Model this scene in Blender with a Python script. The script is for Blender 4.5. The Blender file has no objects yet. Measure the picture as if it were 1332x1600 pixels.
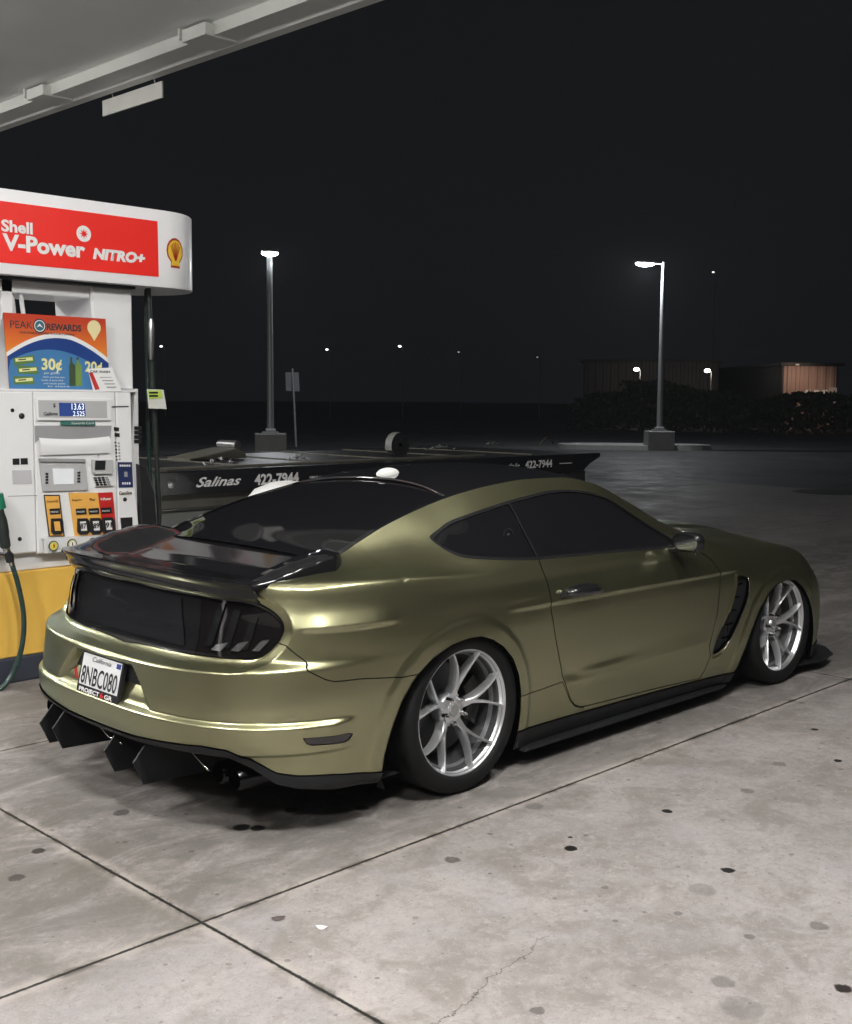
import bpy, bmesh, math, random
import numpy as np
from mathutils import Vector, Matrix
random.seed(7); rng = np.random.default_rng(7)
R = math.radians
scene = bpy.context.scene
COL = scene.collection

# ---------------------------------------------------------------- camera
CAM = np.array([-3.4696, -4.1360, 1.6517]); YAW, PITCH, ROLL = -0.79079, -0.09878, 0.00791
FPX, PW, PH = 1807.35, 1332, 1600
camd = bpy.data.cameras.new('camera'); cam = bpy.data.objects.new('camera', camd); COL.objects.link(cam)
camd.sensor_fit = 'HORIZONTAL'; camd.sensor_width = 36.0; camd.lens = 36.0*FPX/PW
camd.clip_start = 0.05; camd.clip_end = 2000
cam.location = CAM
CR = Matrix.Rotation(YAW, 3, 'Z') @ Matrix.Rotation(math.pi/2+PITCH, 3, 'X') @ Matrix.Rotation(ROLL, 3, 'Z')
cam.rotation_euler = CR.to_euler()
scene.camera = cam
CRN = np.array(CR)
def ray(px, py): return CRN @ np.array([(px-PW/2)/FPX, -(py-PH/2)/FPX, -1.0])
def at(px, py, axis, val):
    d = ray(px, py); return CAM + d*((val-CAM[axis])/d[axis])

# ---------------------------------------------------------------- world, light, exposure
world = bpy.data.worlds.new('World'); scene.world = world; world.use_nodes = True
nt = world.node_tree; bg = nt.nodes['Background']
bg.inputs['Color'].default_value = (0.0054, 0.0058, 0.0072, 1); bg.inputs['Strength'].default_value = 1.0
scene.view_settings.view_transform = 'Standard'; scene.view_settings.look = 'None'
scene.view_settings.exposure = 0.0; scene.view_settings.gamma = 1.0
CANOPY_LIGHT = 275.0       # emission of the canopy fixtures' lenses
CANOPY_Z = 4.72
# x, y, length (x), width (y), strength factor
FIXTURES = [(-1.9,-3.2,.62,.62,.86),(-1.3,5.4,.62,.62,.5),(-4.8,-.7,.62,.62,.62),(-5.6,-4.4,.62,.62,.5),(.85,-2.75,.62,.62,.30),(-5.2,6.4,.62,.62,1.5),(-1.6,11.0,.62,.62,1.0)]  # last two panels are added, unseen, to brighten the soffit by bounce
# ---------------------------------------------------------------- helpers
def newmat(name): 
    m = bpy.data.materials.new(name); m.use_nodes = True; return m, m.node_tree, m.node_tree.nodes['Principled BSDF']
def mat(name, col, rough=.5, metal=0.0, coat=0.0, vary=.12, scale=6.0, bump=0.0, emis=None, est=0.0, spec=.5, ccr=.05):
    m, t, b = newmat(name); N = t.nodes; L = t.links
    b.inputs['Roughness'].default_value = rough; b.inputs['Metallic'].default_value = metal
    b.inputs['Coat Weight'].default_value = coat; b.inputs['Coat Roughness'].default_value = ccr
    b.inputs['Specular IOR Level'].default_value = spec
    g = N.new('ShaderNodeNewGeometry'); n = N.new('ShaderNodeTexNoise'); n.inputs['Scale'].default_value = scale; n.inputs['Detail'].default_value = 6
    L.new(g.outputs['Position'], n.inputs['Vector'])
    mx = N.new('ShaderNodeMix'); mx.data_type = 'RGBA'
    c = np.array(col[:3])
    mx.inputs[6].default_value = (*(c*(1-vary)), 1); mx.inputs[7].default_value = (*np.minimum(c*(1+vary), 1), 1)
    L.new(n.outputs['Fac'], mx.inputs[0]); L.new(mx.outputs[2], b.inputs['Base Color'])
    rr = N.new('ShaderNodeMapRange'); rr.inputs[3].default_value = rough*.85; rr.inputs[4].default_value = min(1, rough*1.15)
    L.new(n.outputs['Fac'], rr.inputs[0]); L.new(rr.outputs[0], b.inputs['Roughness'])
    if bump:
        n2 = N.new('ShaderNodeTexNoise'); n2.inputs['Scale'].default_value = scale*20; L.new(g.outputs['Position'], n2.inputs['Vector'])
        bp = N.new('ShaderNodeBump'); bp.inputs['Strength'].default_value = bump; bp.inputs['Distance'].default_value = .004
        L.new(n2.outputs['Fac'], bp.inputs['Height']); L.new(bp.outputs['Normal'], b.inputs['Normal'])
    if emis:
        b.inputs['Emission Color'].default_value = (*emis, 1); b.inputs['Emission Strength'].default_value = est
    return m
def tag(o, label=None, cat=None, group=None, kind=None):
    if label: o['label'] = label
    if cat: o['category'] = cat
    if group: o['group'] = group
    if kind: o['kind'] = kind
    return o
def empty(name, loc=(0,0,0), rz=0.0, label=None, cat=None, group=None):
    o = bpy.data.objects.new(name, None); COL.objects.link(o); o.location = loc; o.rotation_euler = (0,0,rz)
    o.empty_display_size = .1
    return tag(o, label, cat, group)
def mesh_obj(name, V, F, m, parent=None, smooth=False, N=None, loc=None):
    me = bpy.data.meshes.new(name); V = np.asarray(V, float)
    me.from_pydata(V.tolist(), [], [list(map(int, f)) for f in F]); me.update()
    if smooth or N is not None: me.polygons.foreach_set('use_smooth', [True]*len(me.polygons))
    if N is not None: me.normals_split_custom_set_from_vertices(np.asarray(N, float).tolist())
    me.materials.append(m)
    o = bpy.data.objects.new(name, me); COL.objects.link(o)
    if parent: o.parent = parent
    if loc is not None: o.location = loc
    return o
class MB:
    def __init__(s): s.V=[]; s.F=[]; s.n=0
    def add(s, V, F):
        V=np.asarray(V,float); s.V.append(V); s.F += [[i+s.n for i in f] for f in F]; s.n += len(V); return s
    def box(s, a, b, bev=0.0):
        a=np.minimum(a,b).astype(float) if False else np.array([min(a[i],b[i]) for i in range(3)],float); b=np.array([max(a[i],b[i]) for i in range(3)],float)
        return s.prism([(a[0],a[2]),(b[0],a[2]),(b[0],b[2]),(a[0],b[2])], a[1], b[1], bev)
    def prism(s, poly, y0, y1, bev=0.0):
        """polygon in (x,z), extruded along y"""
        P=np.array(poly,float); n=len(P)
        if y0>y1: y0,y1=y1,y0
        def ring(q,y): return np.c_[q[:,0],np.full(n,y),q[:,1]]
        if bev>0:
            c=P.mean(0); nx=np.roll(P,-1,0)-P; pv=P-np.roll(P,1,0)
            nx/=np.linalg.norm(nx,axis=1)[:,None]+1e-9; pv/=np.linalg.norm(pv,axis=1)[:,None]+1e-9
            ar=0.5*np.sum(P[:,0]*np.roll(P[:,1],-1)-np.roll(P[:,0],-1)*P[:,1]); sg=1 if ar>0 else -1
            nn=np.c_[-nx[:,1],nx[:,0]]+np.c_[-pv[:,1],pv[:,0]]; nn/=np.maximum(.3,(nn**2).sum(1)/2)[:,None]
            Q=P+sg*nn*bev
            rs=[ring(Q,y0),ring(P,y0+bev),ring(P,y1-bev),ring(Q,y1)]
        else: rs=[ring(P,y0),ring(P,y1)]
        F=[list(range(n)), [n*(len(rs)-1)+i for i in range(n)][::-1]]
        for k in range(len(rs)-1):
            for i in range(n):
                j=(i+1)%n; F.append([k*n+j,k*n+i,(k+1)*n+i,(k+1)*n+j])
        return s.add(np.vstack(rs),F)
    def tube(s, pts, r, n=10, caps=True):
        pts=np.array(pts,float); m=len(pts); r=np.full(m,r) if np.isscalar(r) else np.array(r,float)
        T=np.gradient(pts,axis=0); T/=np.linalg.norm(T,axis=1)[:,None]+1e-12
        up=np.array([0,0,1.]) if abs(T[0][2])<.9 else np.array([1.,0,0])
        V=[]
        u=np.cross(T[0],up); u/=np.linalg.norm(u)
        for i in range(m):
            u=u-T[i]*(u@T[i]); u/=np.linalg.norm(u)+1e-12; w=np.cross(T[i],u)
            for k in range(n):
                a=2*math.pi*k/n; V.append(pts[i]+r[i]*(math.cos(a)*u+math.sin(a)*w))
        F=[]
        for i in range(m-1):
            for k in range(n): F.append([i*n+k,i*n+(k+1)%n,(i+1)*n+(k+1)%n,(i+1)*n+k])
        if caps: F.append(list(range(n))[::-1]); F.append([(m-1)*n+k for k in range(n)])
        return s.add(V,F)
    def lathe(s, prof, n=48, axis='z', c=(0,0,0), a0=0, a1=2*math.pi):
        """prof list of (r, h) around axis"""
        prof=np.array(prof,float); V=[]; full=abs(a1-a0-2*math.pi)<1e-6; m=n if full else n+1
        for i in range(m):
            a=a0+(a1-a0)*i/n; ca,sa=math.cos(a),math.sin(a)
            for r_,h in prof:
                V.append((r_*ca,r_*sa,h) if axis=='z' else (r_*ca,h,r_*sa) if axis=='y' else (h,r_*ca,r_*sa))
        k=len(prof); F=[]
        for i in range(n):
            j=(i+1)%m
            for q in range(k-1): F.append([i*k+q,j*k+q,j*k+q+1,i*k+q+1] if axis!='y' else [i*k+q,i*k+q+1,j*k+q+1,j*k+q])
        return s.add(np.array(V)+np.array(c),F)
    def ellipsoid(s,c,r,n=20,m=12):
        V=[];F=[]
        for i in range(m+1):
            t=math.pi*i/m
            for k in range(n):
                a=2*math.pi*k/n; V.append((c[0]+r[0]*math.sin(t)*math.cos(a),c[1]+r[1]*math.sin(t)*math.sin(a),c[2]+r[2]*math.cos(t)))
        for i in range(m):
            for k in range(n): F.append([i*n+k,(i+1)*n+k,(i+1)*n+(k+1)%n,i*n+(k+1)%n])
        return s.add(V,F)
    def xf(s, M):
        M=np.array(M); s.V=[v@M[:3,:3].T+M[:3,3] for v in s.V]; return s
    def build(s,name,m,parent=None,smooth=False,auto=None,loc=None):
        o=mesh_obj(name,np.vstack(s.V),s.F,m,parent,smooth,loc=loc)
        if auto is not None:
            me=o.data; me.polygons.foreach_set('use_smooth',[True]*len(me.polygons)); bm=bmesh.new(); bm.from_mesh(me)
            bmesh.ops.remove_doubles(bm,verts=bm.verts,dist=1e-5); bmesh.ops.recalc_face_normals(bm,faces=bm.faces)
            for e in bm.edges:
                if len(e.link_faces)==2 and e.calc_face_angle(0)>R(auto): e.smooth=False
            bm.to_mesh(me); bm.free()
        return o
def text_obj(name, s, org, right, up, h, m, parent=None, width=None, bold=0.0, shear=0.0, depth=.0012, align='LEFT'):
    """lettering standing proud of a real surface: org = lower-left (or centre) point, h = capital height"""
    cu=bpy.data.curves.new(name,'FONT'); cu.body=s; cu.size=1.0; cu.offset=bold; cu.shear=shear; cu.extrude=0; cu.resolution_u=3
    to=bpy.data.objects.new(name,cu); COL.objects.link(to)
    dg=bpy.context.evaluated_depsgraph_get(); me=bpy.data.meshes.new_from_object(to.evaluated_get(dg))
    bpy.data.objects.remove(to); 
    n=len(me.vertices); co=np.empty(n*3); me.vertices.foreach_get('co',co); co=co.reshape(-1,3)
    caps=0.70
    x0,x1=co[:,0].min(),co[:,0].max(); sy=h/caps; sx=sy if width is None else width/(x1-x0)
    right=np.array(right,float);right/=np.linalg.norm(right);up=np.array(up,float);up/=np.linalg.norm(up);nrm=np.cross(right,up)
    X=(co[:,0]-x0)*sx
    if align=='CENTER': X-= (x1-x0)*sx/2
    P=np.array(org,float)+X[:,None]*right+(co[:,1]*sy)[:,None]*up+nrm*depth
    me.vertices.foreach_set('co',P.ravel()); me.update(); me.materials.clear(); me.materials.append(m)
    o=bpy.data.objects.new(name,me); COL.objects.link(o)
    if parent: o.parent=parent
    return o
def copy_tree(o, parent=None):
    c=o.copy(); COL.objects.link(c)
    if parent: c.parent=parent
    for ch in o.children: copy_tree(ch,c)
    return c
# ================================================================= setting
def ground_material():
    m,t,b=newmat('stained_concrete'); N=t.nodes; L=t.links
    g=N.new('ShaderNodeNewGeometry'); sx=N.new('ShaderNodeSeparateXYZ'); L.new(g.outputs['Position'],sx.inputs[0])
    def M(op,a,b_=None,c=None,clamp=False):
        n=N.new('ShaderNodeMath'); n.operation=op; n.use_clamp=clamp
        for i,v in enumerate((a,b_,c)):
            if v is None: continue
            if isinstance(v,(int,float)): n.inputs[i].default_value=v
            else: L.new(v,n.inputs[i])
        return n.outputs[0]
    def noise(sc,det=6,ro=.6,vec=None,dist=0.0):
        n=N.new('ShaderNodeTexNoise'); n.inputs['Scale'].default_value=sc; n.inputs['Detail'].default_value=det; n.inputs['Roughness'].default_value=ro; n.inputs['Distortion'].default_value=dist
        L.new(vec if vec is not None else g.outputs['Position'],n.inputs['Vector']); return n.outputs['Fac']
    def ramp(v,a,b_,o0=0.0,o1=1.0):
        n=N.new('ShaderNodeMapRange'); n.interpolation_type='SMOOTHSTEP'; n.inputs[1].default_value=a; n.inputs[2].default_value=b_; n.inputs[3].default_value=o0; n.inputs[4].default_value=o1; L.new(v,n.inputs[0]); return n.outputs[0]
    def mix(f,a,b_,mode='MIX'):
        n=N.new('ShaderNodeMix'); n.data_type='RGBA'; n.blend_type=mode
        if isinstance(f,float): n.inputs[0].default_value=f
        else: L.new(f,n.inputs[0])
        for i,v in ((6,a),(7,b_)):
            if isinstance(v,tuple): n.inputs[i].default_value=(*v,1)
            else: L.new(v,n.inputs[i])
        return n.outputs[2]
    X,Yc=sx.outputs[0],sx.outputs[1]
    mp=N.new('ShaderNodeMapping'); mp.inputs['Scale'].default_value=(.75,1.55,1); mp.inputs['Rotation'].default_value=(0,0,.15); L.new(g.outputs['Position'],mp.inputs[0])
    big=noise(.9,8,.62,dist=.4); mid=noise(5,10,.68,dist=.8); fine=noise(42,8,.8); grit=noise(170,4,.85); streak=noise(2.2,9,.7,mp.outputs[0],1.2)
    c=mix(ramp(big,.32,.68),(.265,.250,.240),(.365,.345,.340))
    c=mix(M('MULTIPLY',ramp(streak,.42,.72),.7),c,(.270,.255,.235))
    c=mix(M('MULTIPLY',ramp(mid,.42,.66),.55),c,(.42,.395,.395)); c=mix(M('MULTIPLY',ramp(mid,.52,.36),.50),c,(.215,.205,.185)); c=mix(M('MULTIPLY',ramp(noise(17,8,.8,dist=.6),.48,.64),.40),c,(.215,.205,.190)); c=mix(M('MULTIPLY',ramp(noise(27,6,.8,dist=.3),.52,.64),.35),c,(.46,.44,.43))
    c=mix(M('MULTIPLY',ramp(noise(1.7,6,.6,dist=1.0),.5,.72),.5),c,(.36,.345,.375))
    c=mix(M('MULTIPLY',ramp(fine,.50,.66),.50),c,(.21,.20,.185)); c=mix(M('MULTIPLY',ramp(noise(11,8,.75,dist=.5),.55,.70),.35),c,(.25,.24,.215))
    c=mix(M('MULTIPLY',ramp(grit,.54,.66),.50),c,(.14,.13,.12))
    c=mix(M('MULTIPLY',ramp(grit,.40,.28),.22),c,(.50,.48,.46))
    # the bay's slab, dirtied by tyres and drips
    bay=M('MULTIPLY',ramp(Yc,-1.60,-.85),ramp(Yc,2.3,1.9)); dirt=ramp(noise(2.6,10,.8,mp.outputs[0],.8),.30,.60)
    c=mix(M('MULTIPLY',M('MULTIPLY',bay,dirt),.72),c,(.125,.122,.108))
    # dark drips and gum, many small ones
    wob=noise(26,4,.6); wob2=M('MULTIPLY',M('SUBTRACT',wob,.5),.05)
    for sc,th,k in ((3.3,.030,.50),(7.7,.042,.42),(17.,.050,.35)):
        vo=N.new('ShaderNodeTexVoronoi'); vo.inputs['Scale'].default_value=sc; vo.inputs['Randomness'].default_value=1; vo.voronoi_dimensions='2D'; L.new(g.outputs['Position'],vo.inputs['Vector'])
        sep=N.new('ShaderNodeSeparateColor'); L.new(vo.outputs['Color'],sep.inputs[0])
        rad=M('MULTIPLY',M('POWER',sep.outputs[0],3.0),th*2.2)
        d=M('SUBTRACT',M('ADD',vo.outputs['Distance'],wob2),rad)
        c=mix(M('MULTIPLY',M('MULTIPLY',ramp(d,.012,-.006),k),ramp(sep.outputs[1],.25,.9)),c,(.055,.050,.047))
    spots=[(892,1326,.026,.95),(1044,1268,.022,.95),(1138,1360,.024,.95),(1318,1545,.026,.85),(708,1344,.028,.55),(1274,1140,.020,.9),(1310,1189,.022,.9),(377,1293,.036,.85),(403,1294,.030,.8),(566,1263,.030,.7),(840,1580,.022,.5),(1168,1236,.030,.35),(1218,1194,.032,.35),(835,1260,.04,.3),(1280,1447,.03,.45),(60,1330,.026,.7),(190,1270,.035,.6),(1098,1390,.05,.22),(455,1266,.03,.7),(1130,1535,.035,.35),(1160,1575,.06,.25),(25,1372,.03,.55),(892,1309,.010,.9)]
    stn=None
    for px,py,r_,k in spots:
        p=at(px,py,2,0.0)
        dx=M('SUBTRACT',X,float(p[0])); dy=M('SUBTRACT',Yc,float(p[1])); d=M('SQRT',M('ADD',M('MULTIPLY',dx,dx),M('MULTIPLY',dy,dy)))
        v=M('MULTIPLY',ramp(M('ADD',d,M('MULTIPLY',wob2,.6)),r_*1.12,r_*.80),k); stn=v if stn is None else M('MAXIMUM',stn,v)
    c=mix(stn,c,(.030,.026,.026))
    # crack
    a=at(831,1485,2,0);b2=at(686,1595,2,0); dr=(b2-a)[:2]; ln=float(np.linalg.norm(dr)); dr=dr/ln
    rx=M('SUBTRACT',X,float(a[0])); ry=M('SUBTRACT',Yc,float(a[1]))
    u=M('ADD',M('MULTIPLY',rx,float(dr[0])),M('MULTIPLY',ry,float(dr[1]))); v=M('SUBTRACT',M('MULTIPLY',rx,float(-dr[1])),M('MULTIPLY',ry,float(-dr[0])))
    cn=M('MULTIPLY',M('SUBTRACT',noise(7,6,.7),.5),.16); cd=M('ABSOLUTE',M('ADD',v,cn))
    cr=M('MULTIPLY',M('MULTIPLY',ramp(cd,.0035,.0008),ramp(u,-.25,.1)),ramp(u,ln+.5,ln)); c=mix(M('MULTIPLY',cr,.75),c,(.06,.055,.05))
    # sawn joints with broken edges
    jn=M('MULTIPLY',M('SUBTRACT',noise(18,6,.75),.5),.012); jn2=M('MULTIPLY',M('SUBTRACT',noise(1.2,3,.5),.5),.02)
    jy=M('PINGPONG',M('ADD',Yc,1.182),1.065); jx=M('PINGPONG',M('ADD',M('ADD',X,1.474),M('MULTIPLY',jn2,.6)),2.30)
    jd=M('MINIMUM',M('ADD',jy,M('MULTIPLY',jn,.5)),M('ADD',jx,jn)); 
    apron=M('MULTIPLY',ramp(X,17.1,17.0),ramp(Yc,9.6,9.5))
    j=ramp(M('ADD',jd,M('MULTIPLY',M('SUBTRACT',fine,.5),.012)),.0090,.0030); halo=M('MULTIPLY',M('MULTIPLY',ramp(jd,.055,.008),ramp(mid,.35,.6)),.6)
    c=mix(halo,c,(.40,.37,.33)); c=mix(M('MULTIPLY',M('MULTIPLY',ramp(jd,.030,.006),ramp(mid,.55,.40)),.7),c,(.11,.10,.085)); c=mix(M('MULTIPLY',j,.95),c,(.028,.024,.022))
    asph=mix(ramp(noise(90,4,.8),.35,.65),(.035,.036,.038),(.060,.061,.064)); asph=mix(ramp(noise(.35,5,.6),.4,.65),asph,(.075,.077,.082))
    gm=N.new('ShaderNodeHueSaturation'); gm.inputs['Value'].default_value=.90; gm.inputs['Saturation'].default_value=.72; L.new(c,gm.inputs['Color']); bc=N.new('ShaderNodeBrightContrast'); bc.inputs['Contrast'].default_value=.10; bc.inputs['Bright'].default_value=-.01; L.new(gm.outputs[0],bc.inputs[0]); c=mix(1.0,bc.outputs[0],(1.03,.99,.985),'MULTIPLY'); c=mix(apron,asph,c)
    L.new(c,b.inputs['Base Color'])
    ro=ramp(M('ADD',M('MULTIPLY',big,.5),M('MULTIPLY',mid,.5)),.3,.7,.50,.82); L.new(ro,b.inputs['Roughness'])
    hh=M('SUBTRACT',M('ADD',M('MULTIPLY',fine,.35),M('ADD',M('MULTIPLY',grit,.25),M('MULTIPLY',mid,.6))),M('MULTIPLY',j,4.0)); bp=N.new('ShaderNodeBump'); bp.inputs['Strength'].default_value=.35; bp.inputs['Distance'].default_value=.004
    L.new(hh,bp.inputs['Height']); L.new(bp.outputs['Normal'],b.inputs['Normal'])
    return m
mb=MB(); mb.add([(-300,-300,0),(300,-300,0),(300,300,0),(-300,300,0)],[[0,1,2,3]]); tag(mb.build('ground',ground_material()),kind='structure')

M_white=mat('white_enamel',(.80,.80,.81),.32,vary=.04,scale=3,coat=.2)
M_white2=mat('off_white_panel',(.68,.68,.69),.42,vary=.06,scale=3)
M_yellow=mat('yellow_enamel',(.74,.45,.085),.40,vary=.10,scale=4)
M_navy=mat('navy_base',(.030,.036,.052),.5,vary=.2)
M_red=mat('signal_red',(.84,.026,.018),.38,vary=.03)
M_blk=mat('black_print',(.014,.014,.016),.4)
M_wprint=mat('white_print',(.80,.80,.80),.45,vary=.02)
M_grey=mat('mid_grey_plastic',(.30,.30,.31),.45)
M_lgrey=mat('light_grey_panel',(.46,.46,.47),.4,vary=.04)
M_concrete=mat('plinth_concrete',(.30,.30,.29),.85,vary=.2,bump=.4)
M_galv=mat('galvanised_pole',(.42,.43,.44),.45,metal=.3,vary=.1)
M_rubber=mat('hose_rubber',(.020,.026,.024),.32,vary=.2)
M_steel=mat('worn_steel',(.45,.45,.46),.3,metal=.9,vary=.15,scale=20)
M_matte_env=mat('dull_black',(.03,.03,.032),.5); XR=np.array([1.,0,0]); UP=np.array([0,0,1.])

# ---------------------------------------------------------------- canopy
can=empty('canopy',(0,0,0),label='pale flat station canopy overhead, its grey edge crossing the upper left corner',cat='canopy')
M_soffit=mat('soffit_paint',(.80,.82,.80),.55,vary=.10,scale=1.2,bump=.05); M_fascia=mat('fascia_paint',(.66,.67,.64),.5,vary=.10,scale=2)
mb=MB(); mb.box((-11,-11,CANOPY_Z),(2.30,16,CANOPY_Z+.12)); mb.build('soffit',M_soffit,can)
mb=MB(); mb.box((2.302,-11,4.615),(2.515,16,4.86),.004); mb.build('gutter',M_fascia,can)
mb=MB(); mb.prism([(2.518,4.635),(2.56,4.60),(2.66,4.60),(2.672,4.62),(2.672,5.55),(2.60,5.55),(2.518,4.90)],-11,16); mb.build('fascia',M_fascia,can)
for yb in (7.02,4.24,1.46,-1.32):
    mb=MB(); mb.box((2.21,yb-.17,4.600),(2.54,yb+.17,4.70),.006); mb.build('bracket',M_fascia,can)
    mb=MB(); mb.box((2.20,yb+.19,4.63),(2.30,yb+.215,4.72)); mb.build('bracket_plate',M_fascia,can)
mb=MB(); mb.box((-11,-11,CANOPY_Z+.125),(2.51,16,5.50)); mb.build('roof_deck',M_soffit,can)
for x_ in (-9.4,):
    for y_ in (2.45,):
        c_=empty('canopy_column',(x_,y_,0),label='square white canopy column standing on the pump island beyond the left edge',cat='column')
        mb=MB(); mb.box((-.18,-.18,.3),(.18,.18,CANOPY_Z-.002),.01); mb.build('shaft',M_white,c_)
        mb=MB(); mb.box((-.24,-.24,.152),(.24,.24,.298),.01); mb.build('base',M_navy,c_)
M_lens=mat('lit_lens',(.9,.9,.9),.5,emis=(1.0,.98,.945),est=CANOPY_LIGHT)
for i,(x,y,lx,ly,k) in enumerate(FIXTURES):
    f=empty('canopy_light',(x,y,CANOPY_Z),label=('square white flush light panel under the canopy above the bay nearest the viewer','square white light panel under the canopy beyond the pump island','square white light panel under the canopy behind the viewer','square white light panel under the canopy near its edge, above the right hand slab','square white light panel under the canopy, far left corner beyond the island','added square light panel under the canopy, unseen at far left, brightening the soffit','added square light panel under the canopy, unseen past the truck, brightening the soffit')[i],cat='light',group='light panels under the canopy')
    mb=MB(); mb.box((-lx/2-.05,-ly/2-.05,-.05),(lx/2+.05,ly/2+.05,-.002),.008); mb.build('housing',M_white,f)
    for q in (-1,1):
        mb=MB(); mb.box((-lx/2,q*ly/4-ly*.2,-.125),(lx/2,q*ly/4+ly*.2,-.0505)); mb.build('lens',mat('lit_lens',(.9,.9,.9),.5,emis=(1.0,.98,.945),est=CANOPY_LIGHT*k),f)
s=empty('hanging_sign',(2.69,6.0,4.575),label='blank narrow white board hanging on two hooks below the canopy edge',cat='sign')
mb=MB(); mb.box((-.008,-.54,-.155),(.008,.54,-.005),.002); mb.build('board',mat('board_white',(.62,.62,.58),.5),s)
for q in (-.40,.36):
    mb=MB(); mb.tube([(0,q,-.02),(.012,q,.0),(.0,q,.03),(-.005,q,.05)],.006,8); mb.build('hook',M_steel,s,smooth=True)

# ---------------------------------------------------------------- pump island and dispenser
mb=MB(); mb.prism([(-6.6,0),(1.55,0),(1.60,.02),(1.60,.13),(1.58,.15),(-6.6,.15)],2.115,2.82,.012)
isl=mb.build('island_kerb',M_navy); tag(isl,'low dark blue kerbed pump island along the left edge','kerb')
pump=empty('fuel_pump',(-.12,2.42,.15),label='white and yellow fuel dispenser with red header sign, beside the coupe',cat='fuel pump')
PO=np.array([-.12,2.42,.15]); YF=2.10
def pb_(mb,name,m,auto=None,parent=None):
    o=mb.build(name,m,None,auto=auto); o.parent=parent or pump
    off=PO
    for v in o.data.vertices: v.co-=Vector(off)
    return o
def W(px,py,y=YF):
    p=at(px,py,1,y); return (float(p[0]),float(p[2]))
def pface(name,pts,m,y=YF,t=.006,parent=None,bev=0.0,raw=False):
    q=pts if raw else [W(a,b,y) for a,b in pts]
    mb=MB(); mb.prism(q,y-t,y,bev); return pb_(mb,name,m,parent=parent)
def ptext(s,px,py,h,m,y=YF-.008,width=None,bold=0.0,shear=0.0,px2=None,parent=None,name='lettering',align='LEFT'):
    a=at(px,py,1,y)
    if px2: width=float(at(px2,py,1,y)[0]-a[0])
    o=text_obj(name,s,a-PO,XR,UP,h,m,parent or pump,width=width,bold=bold,shear=shear,align=align,depth=.0015); return o
# lower cabinet
mb=MB(); mb.box((-.62,YF+.02,.151),(.335,2.76,.640),.006); pb_(mb,'base_cabinet',M_yellow)
mb=MB(); mb.prism([(-.62,.642),(.335,.642),(.335,.742),(-.62,.742)],YF+.05,2.76,.004); pb_(mb,'lower_shroud',M_white2)
mb=MB(); mb.box((-.62,YF,.745),(-.349,2.76,1.668),.008); pb_(mb,'left_door',M_white)
mb=MB(); mb.box((-.345,YF+.004,.735),(.175,2.76,1.668),.006); pb_(mb,'front_panel',M_white)
mb=MB(); mb.prism([(.179,.735),(.33,.735),(.285,1.25),(.280,1.668),(.179,1.668)],YF,2.76,.006); pb_(mb,'right_door',M_white)
mb=MB(); mb.box((-.62,YF+.03,1.670),(.34,2.74,1.682)); pb_(mb,'top_shelf',M_white2)
mb=MB(); mb.prism([(.335,.64),(.345,.70),(.375,1.05),(.36,1.25),(.362,1.69),(.34,1.69),(.30,1.25),(.34,.95),(.335,.64)][:-1],YF+.05,2.72,.004); pb_(mb,'side_panel',M_white2)
# posts and header
mb=MB(); mb.prism([(.108,1.684),(.362,1.684),(.362,2.30),(.085,2.30),(.085,2.22)],YF+.10,2.66,.012); pb_(mb,'right_post',M_white)
mb=MB(); mb.box((-.465,YF+.12,1.684),(-.395,2.60,2.30),.006); mb.V=mb.V; pb_(mb,'left_post',M_white)
mb=MB(); mb.tube([(-.372,YF+.16,1.69),(-.370,YF+.16,2.0),(-.385,YF+.18,2.3)],.018,10); mb.tube([(-.325,YF+.14,1.69),(-.318,YF+.14,2.05),(-.34,YF+.16,2.30)],.013,10); pb_(mb,'conduit',M_white2,auto=60)
mb=MB(); mb.box((-.62,YF+.12,2.225),(.084,2.64,2.30),.006); pb_(mb,'header_beam',M_white)
hx0,hx1,hr,hy=-1.05,.525,.36,2.44
pl=[(hx1+hr*math.sin(a),hy-hr*math.cos(a)) for a in np.linspace(0,math.pi,28)]; pl=pl+[(hx0-hr*math.sin(a),hy+hr*math.cos(a)) for a in np.linspace(0,math.pi,28)]
def plan(poly,z0,z1,bev,name,m):
    P=np.array(poly); c=P.mean(0); n=len(P); mb=MB(); V=[];F=[]
    for z,s_ in ((z0,bev),(z0+bev,0),(z1-bev,0),(z1,bev)):
        d=P-c; d/=np.linalg.norm(d,axis=1)[:,None]; q=P-d*s_; V.append(np.c_[q,np.full(n,z)])
    for k in range(3):
        for i in range(n): F.append([k*n+i,k*n+(i+1)%n,(k+1)*n+(i+1)%n,(k+1)*n+i])
    F.append(list(range(n))[::-1]); F.append([3*n+i for i in range(n)]); mb.add(np.vstack(V),F); return pb_(mb,name,m,auto=35)
M_hdr=mat('header_white',(.88,.88,.90),.30,vary=.02,coat=.3)
plan(pl,2.312,2.775,.006,'header',M_hdr)
mb=MB(); mb.box((-.90,YF+.06,2.295),(.36,2.70,2.311)); pb_(mb,'header_gasket',M_blk)
YH=2.0795
pface('header_panel',[(-1.05,2.372),(.472,2.372),(.469,2.705),(-1.05,2.705)],M_red,y=YH,t=.003,raw=True)
M_logo=M_wprint
def htext(s,px,py,px2,h,bold,shear=0.0): return ptext(s,px,py,h,M_logo,y=YH-.0035,px2=px2,bold=bold,shear=shear)
htext('Shell',2,360,51,.060,.035); htext('V-Power',4,389,133,.084,.04); htext('NITRO+',145,403,227,.056,.06,.18)
mb=MB(); c0=at(131,365,1,YH-.005); mb.lathe([(0,0),(.046,0)],32,'y',c0); ob=pb_(mb,'round_mark',M_logo)
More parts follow.
